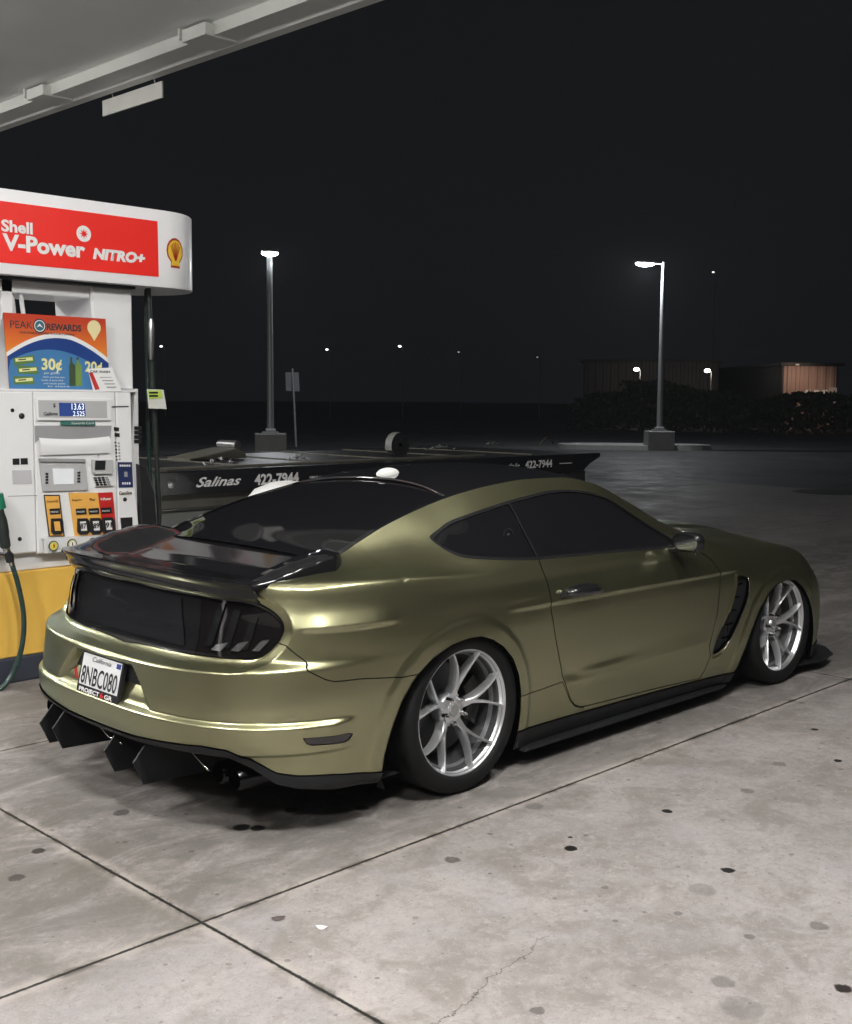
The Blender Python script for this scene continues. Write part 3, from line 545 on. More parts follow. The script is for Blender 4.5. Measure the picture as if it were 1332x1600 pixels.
def strap(o):
    mb=MB(); mb.lathe([(.03,-.04),(.13,-.045),(.13,.045),(.03,.04)],28,'y',(0,0,.10)); mb.build('reel',M_tdark,o,auto=40)
    mb=MB(); V=[];F=[]
    for k,a in enumerate(np.linspace(R(75),R(200),12)):
        for y_ in (-.05,.05): V.append((.145*math.cos(a),y_,.10+.145*math.sin(a)))
    for k in range(11): F.append([2*k,2*k+1,2*k+3,2*k+2])
    mb.add(V,F); mb.build('strap',mat('pale_strap',(.22,.22,.21),.5),o,smooth=True)
gear('wheel_cradle','round black wheel cradle with a pale strap on the truck deck','wheel cradle',622,709,4.9,strap)
def hoop(o,w=.28,h=.09):
    mb=MB(); mb.tube([(w*(t-.5),0,h*math.sin(math.pi*t)) for t in np.linspace(0,1,14)],.012,8); mb.build('bar',M_ttan,o,smooth=True)
gear('deck_hoop','low curved steel hoop at the far tail end of the deck','hoop',855,703,5.8,hoop)
def winch(o):
    mb=MB(); mb.prism([(-.5,0),(.18,0),(.16,.06),(.05,.10),(-.5,.012)],-.2,.2,.01); mb.build('ramp',M_ttan,o)
    mb=MB(); mb.tube([(.10,-.15,.13),(.10,.15,.13)],.045,14); mb.build('drum',M_steel,o,auto=50)
gear('winch','small winch on a tan wedge plate at the left of the deck','winch',345,709,5.5,winch)

# ---------------------------------------------------------------- lamp posts
def lamp_post(px,pyb,pyt,label,arm,head_w,plinth,light,yaw):
    b=at(px,pyb,2,0.0); h=None
    dist=float(np.linalg.norm(b[:2]-CAM[:2])); dc=float((b-CAM)@(-CRN[:,2]))
    zt=1.65+(621-pyt)*dc/FPX*1.0; 
    o=empty('lamp_post',tuple(b),yaw,label,'street light','tall parking lot lights')
    mb=MB(); mb.box((-plinth/2,-plinth/2,0),(plinth/2,plinth/2,.62),.02); mb.build('plinth',M_concrete,o)
    mb=MB(); mb.box((-.22,-.22,.621),(.22,.22,.67)); mb.box((-.14,-.14,.671),(.14,.14,.75),.01); mb.build('base_plate',M_galv,o)
    mb=MB(); mb.tube([(0,0,.75),(0,0,zt)],[.10,.075],12); mb.build('pole',M_galv,o,auto=50)
    mb=MB(); mb.tube([(0,0,zt-.06),(-arm,0,zt-.02)],.035,10); mb.build('arm',M_galv,o,auto=50)
    hb=MB(); hb.prism([(-arm-head_w,zt-.03),(-arm,zt-.05),(-arm,zt+.04),(-arm-head_w*.85,zt+.05),(-arm-head_w,zt+.02)],-.17,.17,.015); hd_=hb.build('lamp_head',M_galv,o)
    mb=MB(); mb.ellipsoid((-arm-head_w*.5,0,zt-.055),(head_w*.50,.17,.085)); mb.build('lens',mat('lamp_lens',(.9,.9,.9),.4,emis=(.93,.97,1.0),est=38),o,smooth=True)
    ld=bpy.data.lights.new('lamp_glow','POINT'); ld.energy=light; ld.color=(.93,.97,1.0); ld.shadow_soft_size=.12; lo=bpy.data.objects.new('lamp_glow',ld); COL.objects.link(lo); lo.parent=o; lo.location=(-arm-head_w*.5,-.0,zt-.20)
    return o
lp1=lamp_post(423,712,399,'tall lit lamp post, the left one, rising behind the tow truck',-.24,.46,.86,620,YAW+.15)
lp2=lamp_post(1030,703,411,'tall lit lamp post on a kerbed plinth, the right one, its head on an arm',.30,.62,.86,620,YAW)
b=at(1022,704,2,0.0)
mb=MB(); n=24; pts=[]
for k in range(n): a=2*math.pi*k/n; pts.append((math.copysign(abs(math.cos(a))**.6,math.cos(a))*2.6,math.copysign(abs(math.sin(a))**.8,math.sin(a))*1.2))
mb.add([(x,y,0) for x,y in pts]+[(x*.97,y*.95,.15) for x,y in pts],[list(range(n,2*n))]+[[i,(i+1)%n,n+(i+1)%n,n+i] for i in range(n)])
ki=mb.build('traffic_island',M_concrete); ki.location=tuple(b+np.array([.6,1.2,0])); ki.rotation_euler=(0,0,YAW); tag(ki,'low rounded concrete kerb island round the right lamp post','kerb')
# sign seen from behind, leaning
b=at(463,698,2,0.0)
sg=empty('road_sign',tuple(b),YAW,'grey back of a small leaning road sign right of the left lamp post','sign')
dc=float((b-CAM)@(-CRN[:,2])); k_=dc/FPX
mb=MB(); mb.tube([(0,0,0),(-.07,0,1.65),(-.115,0,1.65+(621-578)*k_)],.035,10); mb.build('pole',M_galv,sg,auto=60)
zz=1.65+(621-598)*k_
mb=MB(); mb.prism([(-.115-.155*1.4,zz-.30),(-.085+.155*1.3,zz-.32),(-.115+.155*1.3,zz+.30),(-.135-.155*1.4,zz+.30)],.04,.046,.001); mb.build('plate',mat('sign_back',(.30,.32,.36),.5),sg)
mb=MB(); mb.box((-.15,.035,zz-.30),(-.09,.039,zz+.30)); mb.build('channel',M_tdark,sg)

# ---------------------------------------------------------------- far away : buildings and small lights
def far(px,py,d):
    r_=ray(px,py); r_=r_/np.linalg.norm(r_[:2]); return CAM+r_*d
def ribbed(name,u0,u1,vt,vb,d0,d1,label,col,depth=14):
    a=far(u0,vt,d0);b_2=far(u1,vt,d1); h=max(a[2],b_2[2]); o=empty(name,(a[0],a[1],0),math.atan2(b_2[1]-a[1],b_2[0]-a[0]),label,'building')
    Lh=float(np.linalg.norm((b_2-a)[:2])); mb=MB(); nrib=int(Lh/.5); V=[];F=[]
    xs=[];ys=[]
    for k in range(nrib+1):
        for dx,dy in ((0,0),(.16,0),(.22,-.06),(.40,-.06),(.46,0)): xs.append(min(k*.5+dx,Lh));ys.append(dy)
    for x_,y_ in zip(xs,ys): V+= [(x_,y_,0),(x_,y_,h)]
    for i in range(len(xs)-1): F.append([2*i,2*i+2,2*i+3,2*i+1])
    mb.add(V,F); mb.build('wall',mat(name+'_metal',col,.6,vary=.15,scale=.5),o)
    mb=MB(); mb.box((-.1,.02,0),(Lh+.1,depth,h-.02)); mb.build('shed_body',M_tdark,o)
    mb=MB(); mb.box((-.3,-.4,h),(Lh+.3,depth+.3,h+.18)); mb.build('roof',M_tdark,o); return o,Lh,h
w1,L1,h1_=ribbed('warehouse',1226,1308,572,0,70,71,'far corrugated metal warehouse, lit warm pink at its left end',(.36,.25,.21))
for k in range(3): mb=MB(); mb.box((L1*(.42+.16*k),-.10,1.95-.1*k),(L1*(.42+.16*k)+.28,-.07,2.25)); mb.build('window',mat('dim_window',(.3,.3,.28),.4,emis=(.9,.8,.65),est=.22),w1)
mb=MB(); mb.box((L1*.86,-.12,.9),(L1*.86+.45,-.08,2.4)); mb.build('doorway',mat('dim_door',(.3,.28,.27),.4,emis=(.7,.5,.42),est=.10),w1)
ld=bpy.data.lights.new('wall_lamp','SPOT'); ld.energy=150; ld.color=(1,.72,.56); ld.spot_size=R(150); ld.spot_blend=.8; lo=bpy.data.objects.new('wall_lamp_glow',ld); COL.objects.link(lo); lo.parent=w1; lo.location=(.6,-2.4,h1_+.1); lo.rotation_euler=(R(35),0,0)
mb=MB(); mb.box((.5,-.5,h1_+.02),(.7,-.3,h1_+.10)); mb.box((.58,-.3,h1_+.05),(.62,.2,h1_+.07)); mb.build('wall_lamp',M_galv,w1)
w2,L2,h2_=ribbed('warehouse',915,1122,566,0,78,78,'long low building behind a hedge, faintly lit between two small lamps',(.09,.078,.075))
hg=MB(); rr_=random.Random(4)
a=far(905,600,64); b_2=far(1330,600,60); Lh=float(np.linalg.norm((b_2-a)[:2])); dr=(b_2-a)/Lh
V=[];F=[]
for i in range(5200):
    t=rr_.random(); u=t*Lh; top=1.6+ (0.9 if .19<t<.60 else 0)*1.0 + (.45*math.sin(t*9)) ; z=rr_.random()**.7*max(.6,min(top,2.6)); c=a[:2]+dr[:2]*u; c=np.array([c[0],c[1],z])+np.array([rr_.uniform(-.6,.6),rr_.uniform(-.6,.6),0])
    for q in range(1):
        d=np.array([rr_.gauss(0,1) for _ in range(3)]); d/=np.linalg.norm(d); e=np.cross(d,[rr_.random(),rr_.random(),rr_.random()]); e/=np.linalg.norm(e)+1e-6; k=len(V); s_=.16; V+= [c-d*s_,c+e*s_*.6,c+d*s_,c-e*s_*.6]; F.append([k,k+1,k+2,k+3])
hg.add(V,F); tag(hg.build('hedge',mat('hedge_leaf',(.030,.045,.020),.7,vary=.3)),'long dark hedge along the far side of the lot, in front of the low building','hedge')
def small_lamp(u,v,d,label,est=30,r_=.12,on_building=None,energy=0,bracket=True):
    p=far(u,v,d); o=empty('distant_lamp',(p[0],p[1],0),YAW,label,'street light','small lamps far off in the dark')
    mb=MB(); mb.tube([(.25,0,0),(.25,0,p[2]-.05)],.03,8); mb.tube([(.25,0,p[2]-.05),(.05,0,p[2]+.05)],.02,6); mb.build('pole',M_galv,o)
    mb=MB(); mb.ellipsoid((0,0,p[2]),(r_*1.3,r_,r_*.8),12,8); mb.build('bulb',mat('far_bulb',(.9,.9,.9),.5,emis=(1,.97,.9),est=est),o,smooth=True)
    if energy:
        ld=bpy.data.lights.new('far_glow','POINT'); ld.energy=energy; ld.color=(1,.85,.72); ld.shadow_soft_size=.2; lo=bpy.data.objects.new('far_glow',ld); COL.objects.link(lo); lo.parent=o; lo.location=(0,-.1,p[2]-.3)
small_lamp(995,577,74,'small bright lamp left of the right lamp post, before the low building',14,.14,energy=12)
small_lamp(1106,579,74,'small bright lamp right of the right lamp post, at the end of the low building',14,.15,energy=10)
small_lamp(252,541,90,'tiny white light just right of the pump hose coupling',3,.09); small_lamp(511,546,90,'tiny white light above the tow truck, right of the road sign',3,.09)
small_lamp(625,541,92,'tiny white light near the middle of the dark background',4,.10); small_lamp(717,550,94,'faint tiny light right of the middle of the background',.5,.06); small_lamp(840,558,96,'faintest tiny light between the middle and the right lamp post',0.3,.06)
small_lamp(1115,425,120,'lone point of light high in the dark, right of the right lamp post',1.5,.10)
# manhole, bits on the ground
p=at(1290,770,2,.0); mb=MB(); mb.lathe([(0,.006),(.62,.006),(.66,.002)][::-1],40,'z'); o=mb.build('manhole_cover',mat('cast_iron',(.020,.020,.022),.6),loc=(p[0]+.2,p[1],0)); tag(o,'dark round manhole cover in the asphalt near the right edge','manhole cover')
def leaf(u,v,sx,sy,rot,m,label,name='fallen_leaf',cat='leaf'):
    p=at(u,v,2,0.0); mb=MB(); n=16; V=[(0,0,.010)];F=[]
    for k in range(n): a=2*math.pi*k/n; V.append((sx*math.cos(a)*(1+.12*math.sin(3*a)),sy*math.sin(a),.003+.004*math.cos(2*a)))
    for k in range(n): F.append([0,1+k,1+(k+1)%n])
    mb.add(V,F); o=mb.build(name,m,loc=(p[0],p[1],.0015)); o.rotation_euler=(0,0,rot); tag(o,label,cat)
leaf(435,1437,.024,.012,YAW+.3,mat('leaf_brown',(.035,.020,.014),.6),'dark curled leaf on the concrete just right of the joint crossing')
leaf(503,1451,.020,.009,YAW-.2,mat('petal_white',(.62,.60,.58),.5),'pale petal-like scrap on the concrete, right of the dark leaf','paper_scrap','scrap')

# ---------------------------------------------------------------- shape tables of the coupe
def pchip(xk,yk,x):
    xk=np.asarray(xk,float);yk=np.asarray(yk,float);x=np.clip(x,xk[0],xk[-1])
    h=np.diff(xk);d=np.diff(yk)/h;n=len(xk);m=np.zeros(n)
    for i in range(1,n-1):
        if d[i-1]*d[i]>0:
            w1=2*h[i]+h[i-1];w2=h[i]+2*h[i-1];m[i]=(w1+w2)/(w1/d[i-1]+w2/d[i])
    m[0]=d[0];m[-1]=d[-1]
    i=np.clip(np.searchsorted(xk,x)-1,0,n-2);t=(x-xk[i])/h[i]
    return yk[i]*(1+2*t)*(1-t)**2+h[i]*m[i]*t*(1-t)**2+yk[i+1]*t*t*(3-2*t)+h[i]*m[i+1]*t*t*(t-1)
def smooth(a,b,x):
    t=np.clip((x-a)/(b-a),0,1);return t*t*(3-2*t)
XS=[-1.1,-.8,-.6,-.4,-.2,0,.2,.4,.8,1.2,1.6,2.0,2.4,2.72,3.1,3.5]
# (z,y) feature lines at those stations
LN=[
 ([.10]*16,[.86,.87,.88,.89,.90,.90,.89,.885,.875,.875,.88,.89,.92,.93,.93,.92]),
 ([.22]*16,[.935,.945,.95,.95,.95,.95,.93,.92,.91,.91,.915,.93,.95,.955,.95,.94]),
 ([.36]*16,[.945,.955,.96,.962,.965,.962,.95,.94,.93,.93,.935,.945,.958,.962,.958,.94]),
 ([.50]*16,[.945,.955,.962,.968,.970,.970,.962,.952,.945,.942,.94,.945,.960,.968,.955,.93]),
 ([.65]*11+[.64,.62,.61,.58,.51],[.93,.942,.952,.962,.968,.968,.962,.955,.948,.944,.942,.942,.955,.962,.945,.90]),
 ([.77]*9+[.765,.755,.745,.715,.69,.64,.57],[.925,.935,.943,.950,.955,.955,.950,.945,.940,.936,.934,.930,.935,.938,.915,.87]),
 ([.84]*8+[.84,.835,.83,.81,.775,.75,.695,.62],[.908,.917,.926,.936,.944,.946,.940,.932,.920,.914,.910,.905,.905,.905,.88,.84]),
 # haunch crease / shoulder
 ([.955,.957,.952,.943,.930,.912,.90,.895,.885,.878,.868,.85,.815,.79,.735,.66],[.845,.864,.880,.896,.906,.908,.905,.895,.888,.884,.880,.872,.865,.860,.84,.80]),
 # inner ledge / belt
 ([.962,.968,.975,.972,.968,.955,.948,.938,.925,.915,.902,.885,.845,.815,.76,.685],[.68,.70,.715,.76,.80,.835,.855,.862,.862,.862,.86,.83,.78,.77,.76,.72]),
]
# edge rail E(x): (x, y, z)
E=np.array([(-1.1,.60,.950),(-.95,.62,.957),(-.8,.64,.965),(-.6,.64,.985),(-.46,.63,1.005),(-.3,.61,1.055),(-.15,.59,1.103),(0,.575,1.143),(.2,.556,1.186),(.4,.552,1.222),(.6,.55,1.246),(.85,.55,1.262),(1.1,.552,1.259),(1.33,.575,1.222),(1.6,.62,1.110),(1.85,.665,.99),(2.02,.70,.925),(2.12,.71,.900),(2.4,.69,.862),(2.72,.67,.835),(3.1,.64,.775),(3.4,.60,.70),(3.62,.5,.64)])
def edge(x): return pchip(E[:,0],E[:,1],x),pchip(E[:,0],E[:,2],x)
def lines(x):
    zk=[pchip(XS,l[0],x) for l in LN]; yk=[pchip(XS,l[1],x) for l in LN]
    ye,ze=edge(x)
    b=pchip([-1.1,-.46,-.3,-.1,.15,.4,.8,1.3,1.8,2.0,2.3],[0,0,-.030,-.034,-.016,.010,.022,.022,.010,0,0],x)
    g=smooth(-.5,-.3,x)*(1-smooth(1.9,2.1,x))
    zm=.5*(zk[-1]+ze); ym=.5*(yk[-1]+ye)+b
    zk+= [zm,ze]; yk+=[ym,ye]
    return np.array(zk),np.array(yk)
XC,XF=-.30,2.95
LR=([.10,.20,.30,.345,.38,.46,.56,.620,.637,.645,.652,.660,.668,.68,.80,.90,1.0],
    [.74,.79,.815,.835,.845,.850,.842,.836,.834,.828,.812,.785,.762,.750,.722,.700,.70])
LF=([.10,.2,.3,.5,.60,.68,.75,1.0],[.62,.65,.66,.64,.60,.54,.47,.4])
NR,NF=3.2,2.8
def ybase(x,z):
    """half width, arrays same shape; x constant per column or general"""
    out=np.empty_like(z)
    flat=x.ravel(); 
    # interpolate on x-grid table
    return None
# tabulate Y on (x,z) grid for fast bilinear lookup
XT=np.arange(-1.2,3.7,.01); ZT=np.arange(.08,1.32,.004)
YT=np.empty((len(XT),len(ZT)))
for i,xx in enumerate(XT):
    zk,yk=lines(np.clip(xx,-1.1,3.5))
    for k in range(1,len(zk)):
        if zk[k]<=zk[k-1]+.004: zk[k]=zk[k-1]+.004
    YT[i]=pchip(zk,yk,ZT)
def Y(x,z):
    fx=np.clip((x-XT[0])/.01,0,len(XT)-1.001);fz=np.clip((z-ZT[0])/.004,0,len(ZT)-1.001)
    i=fx.astype(int);j=fz.astype(int);a=fx-i;b=fz-j
    return YT[i,j]*(1-a)*(1-b)+YT[i+1,j]*a*(1-b)+YT[i,j+1]*(1-a)*b+YT[i+1,j+1]*a*b
def sdf(poly,px,pz):
    """signed distance, + inside"""
    poly=np.asarray(poly,float);n=len(poly);d=np.full(px.shape,1e9);ins=np.zeros(px.shape,bool)
    for i in range(n):
        a=poly[i];b=poly[(i+1)%n];e=b-a;L=e@e
        if L<1e-14: continue
        t=np.clip(((px-a[0])*e[0]+(pz-a[1])*e[1])/L,0,1)
        d=np.minimum(d,(px-a[0]-t*e[0])**2+(pz-a[1]-t*e[1])**2)
        c=((a[1]>pz)!=(b[1]>pz))
        with np.errstate(divide='ignore',invalid='ignore'):
            xx=e[0]*(pz-a[1])/(e[1] if abs(e[1])>1e-12 else 1e-12)+a[0]
        ins^=c&(px<xx)
    return np.where(ins,1,-1)*np.sqrt(d)
def spline(P,n=8,closed=True):
    P=np.asarray(P,float);m=len(P);o=[]
    for i in range(m if closed else m-1):
        p=[P[(i+k)%m] if closed else P[min(max(i+k,0),m-1)] for k in(-1,0,1,2)]
        for t in np.linspace(0,1,n,endpoint=False):
            o.append(.5*(2*p[1]+(p[2]-p[0])*t+(2*p[0]-5*p[1]+4*p[2]-p[3])*t*t+(3*p[1]-p[0]-3*p[2]+p[3])*t**3))
    if not closed:o.append(P[-1])
    return np.array(o)
ARCH_R=[(-.50,-.1),(-.49,.1),(-.475,.28),(-.44,.383),(-.397,.472),(-.33,.552),(-.228,.616),(-.12,.654),(-.02,.667),(.06,.665),(.13,.642),(.20,.603),(.268,.54),(.318,.455),(.345,.372),(.356,.28),(.362,.15),(.365,-.1)]
ARCH_F=[(2.195,-.1),(2.20,.1),(2.245,.223),(2.32,.355),(2.40,.475),(2.49,.556),(2.58,.602),(2.69,.620),(2.80,.606),(2.90,.552),(2.98,.475),(3.03,.40),(3.07,.28),(3.09,.1),(3.10,-.1)]
SCOOP=[]
def side_grid():
    # columns
    nr,nf=150,90
    ph=np.linspace(np.pi/2,0,nr,endpoint=False)
    xs=np.arange(XC,XF,.0065)
    cols=[('r',a) for a in ph]+[('s',x) for x in xs]+[('f',a) for a in np.linspace(0,np.pi/2,nf)]
    # nonuniform rows : dense
    nrow=190
    t=np.linspace(0,1,nrow)
    V=np.zeros((len(cols),nrow,3));S=np.zeros((len(cols),nrow))
    for i,(k,a) in enumerate(cols):
        if k=='s':
            xn=a;
        elif k=='r': xn=XC-.80*np.sin(a)**(2/NR)
        else: xn=XF+.62*np.sin(a)**(2/NF)
        if k=='r':
            xt=XC-.70*np.sin(a)**(2/NR); yy=.93*np.cos(a)**(2/NR); w=float(smooth(.62,.72,np.array(yy)))
            zt=.912*(1-w)+edge(xt)[1]*w
        elif k=='s': zt=edge(a)[1]
        else: zt=edge(XF+.55*np.sin(a)**(2/NF))[1]
        zb=.10
        z=zb+(zt-zb)*t
        if k=='s': x=np.full(nrow,a); T=np.ones(nrow)
        elif k=='r':
            x=XC-pchip(*LR,z)*np.sin(a)**(2/NR); T=np.full(nrow,max(np.cos(a),0)**(2/NR))
        else:
            x=XF+pchip(*LF,z)*np.sin(a)**(2/NF); T=np.full(nrow,max(np.cos(a),0)**(2/NF))
        y=Y(x,z)*T
        V[i,:,0]=x;V[i,:,1]=-y;V[i,:,2]=z
    # nominal arclength at z~.5
    j=int(.45*nrow);C=V[:,j,:2];s=np.r_[0,np.cumsum(np.linalg.norm(np.diff(C,axis=0),axis=1))]
    S[:]=s[:,None]
    return V,S,cols
def normals(V):
    du=np.gradient(V,axis=0);dv=np.gradient(V,axis=1);n=np.cross(du,dv);n/=np.linalg.norm(n,axis=-1,keepdims=True)+1e-12
    return n
# ================================================================= the coupe
def clip(P, g):
    """P = dict V,N,A,T ; keep the part with g>=0 ; returns (piece, cut segments)"""
    V,N,A,T=P['V'],P['N'],P['A'],P['T']; gi=g[T]; pos=gi>=0; cnt=pos.sum(1)
    nv=len(V); out=[T[cnt==3]]; nV=[V];nN=[N];nA=[A]; seg=[]
    base=nv
    for c,flag in ((1,True),(2,False)):
        Q=T[cnt==c]
        if not len(Q): continue
        q=(g[Q]>=0)==flag; k=q.argmax(1); r=np.arange(len(Q))
        a,b,d=Q[r,k],Q[r,(k+1)%3],Q[r,(k+2)%3]
        def cutp(i,j):
            t=(g[i]/(g[i]-g[j]))[:,None]; return V[i]+(V[j]-V[i])*t,N[i]+(N[j]-N[i])*t,A[i]+(A[j]-A[i])*t
        v1=cutp(a,b);v2=cutp(a,d);m=len(Q)
        i1=base+np.arange(m);i2=i1+m;base+=2*m
        for L_,x1,x2 in ((nV,v1[0],v2[0]),(nN,v1[1],v2[1]),(nA,v1[2],v2[2])): L_+= [x1,x2]
        if flag: out.append(np.c_[a,i1,i2])
        else: out+= [np.c_[i1,b,d],np.c_[i1,d,i2]]
        seg.append((v1[0],v2[0],v1[1],v2[1]))
    V=np.vstack(nV);N=np.vstack(nN);A=np.vstack(nA);T=np.vstack(out)
    u,inv=np.unique(T,return_inverse=True)
    p=dict(V=V[u],N=N[u]/np.linalg.norm(N[u],axis=1)[:,None],A=A[u],T=inv.reshape(-1,3),S=list(P.get('S',[])))
    return p,[tuple(x) for x in seg]
def split(P, field, gap=.004, lip=.014):
    """cut P along field=0 -> (inside, outside), each with a turned-in edge"""
    g=field(P); i,s1=clip(P,g-gap/2); o,s2=clip(P,-g-gap/2)
    if lip: i['S']+= [(x,lip) for x in s1]; o['S']+= [(x,lip) for x in s2]
    return i,o
def grid_piece(V,N,A):
    a,b=V.shape[:2]; I=np.arange(a*b).reshape(a,b)
    q=np.stack([I[:-1,:-1],I[1:,:-1],I[1:,1:],I[:-1,1:]],-1).reshape(-1,4)
    T=np.vstack([q[:,[0,1,2]],q[:,[0,2,3]]])
    return dict(V=V.reshape(-1,3),N=N.reshape(-1,3),A=A.reshape(a*b,-1),T=T,S=[])
def mirror(P):
    f=np.array([1,-1,1.])
    return dict(V=P['V']*f,N=P['N']*f,A=P['A'],T=P['T'][:,::-1],S=[((a*f,b*f,c*f,d*f),l) for (a,b,c,d),l in P['S']])
def solid_piece(name, pieces, m, parent, off=0.0):
    Vs=[];Ns=[];Fs=[];n=0
    for P in pieces:
        Vs.append(P['V']+P['N']*off);Ns.append(P['N']);Fs.append(P['T']+n);n+=len(P['V'])
        for (a,b,c,d),l in P['S']:
            k=len(a)
            if not k: continue
            e=b-a; nn=np.cross(e,c); nn/=np.linalg.norm(nn,axis=1)[:,None]+1e-12
            Vs+= [a+c*off,b+d*off,b+d*(off-l),a+c*(off-l)]; Ns+= [nn]*4
            i=n+np.arange(k); Fs+= [np.c_[i,i+k,i+2*k],np.c_[i,i+2*k,i+3*k]]; n+=4*k
    V=np.vstack(Vs);N=np.vstack(Ns);F=np.vstack(Fs)
    N/= np.linalg.norm(N,axis=1)[:,None]+1e-12
    me=bpy.data.meshes.new(name); me.vertices.add(len(V)); me.vertices.foreach_set('co',V.ravel())
    me.loops.add(F.size); me.loops.foreach_set('vertex_index',F.ravel().astype(np.int32))
    me.polygons.add(len(F)); me.polygons.foreach_set('loop_start',np.arange(0,F.size,3,dtype=np.int32))
    me.polygons.foreach_set('loop_total',np.full(len(F),3,dtype=np.int32))
    me.update(); me.validate(); me.polygons.foreach_set('use_smooth',[True]*len(me.polygons))
    me.normals_split_custom_set_from_vertices(N[:len(me.vertices)].tolist())
    me.materials.append(m); o=bpy.data.objects.new(name,me); COL.objects.link(o); o.parent=parent
    return o

# ---- curves on the flank, (x,z) or (s = distance round the tail from its middle, z)
LAMP=spline([(-.4,.662),(.2,.662),(.47,.667),(.66,.672),(.75,.677),(.80,.697),(.845,.740),(.868,.785),(.855,.822),(.815,.852),(.76,.874),(.70,.886),(.60,.893),(.4,.893),(.2,.893),(-.4,.893)],5)
DLO=[(.046,1.050),(.054,1.022),(.074,.996),(.118,.974),(.227,.958),(.40,.940),(.565,.928),(.987,.914),(1.397,.898),(1.60,.890),(1.735,.893),(1.70,.925),(1.60,.992),(1.494,1.062),(1.43,1.112),(1.371,1.145),(1.30,1.170),(1.215,1.188),(1.12,1.199),(1.033,1.204),(.93,1.203),(.825,1.196),(.61,1.174),(.396,1.144),(.214,1.111),(.125,1.083),(.060,1.061)]
DLO=spline(DLO,4)
DOOR=[(.60,.955),(.566,.945),(.544,.854),(.548,.80),(.549,.74),(.556,.69),(.590,.567),(.625,.47),(.662,.392),(.70,.325),(.745,.262),(.785,.228),(.83,.208),(.90,.200),(1.4,.183),(1.884,.166),(1.915,.215),(1.94,.285),(1.928,.315),(1.918,.345),(1.95,.42),(1.985,.507),(2.005,.62),(2.018,.712),(1.995,.755),(1.962,.797),(1.925,.825),(1.89,.844),(1.85,.862),(1.735,.893),(1.66,.935)]
BUMPER=[(-.6,.05),(-.6,.70),(.80,.722),(.833,.738),(.882,.733),(.93,.70),(1.02,.645),(1.093,.605),(1.13,.594),(1.25,.59),(1.44,.568),(1.60,.565),(1.60,.05)]
ROCKER=[(.30,.05),(.30,.352),(.50,.352),(.664,.362),(.70,.31),(.74,.262),(.78,.226),(.82,.206),(.87,.197),(.87,.05)]
VENT=spline([(2.185,.690),(2.25,.683),(2.290,.668),(2.298,.64),(2.285,.585),(2.25,.52),(2.205,.46),(2.14,.385),(2.07,.315),(2.02,.288),(1.975,.288),(1.975,.32),(2.00,.37),(2.05,.43),(2.10,.50),(2.145,.58),(2.175,.65)],3)
MARK=[(.998,.400),(1.185,.392),(1.205,.386),(1.185,.366),(1.168,.362),(1.03,.370),(1.012,.378)]
SKIRT=[(0,.332),(.25,.338),(.45,.352),(.62,.364),(.72,.358),(.80,.322),(.88,.268),(.96,.252),(1.1,.242),(1.35,.205),(1.6,.20)]
def low_z(x,s):
    """upper edge of the black lower trim"""
    r=np.interp(s,[a for a,_ in SKIRT],[b for _,b in SKIRT]); m=np.interp(x,[-.3,.36,2.2,2.9,3.1],[.2,.185,.150,.14,.17])
    return np.where(x<-.3,r,m)

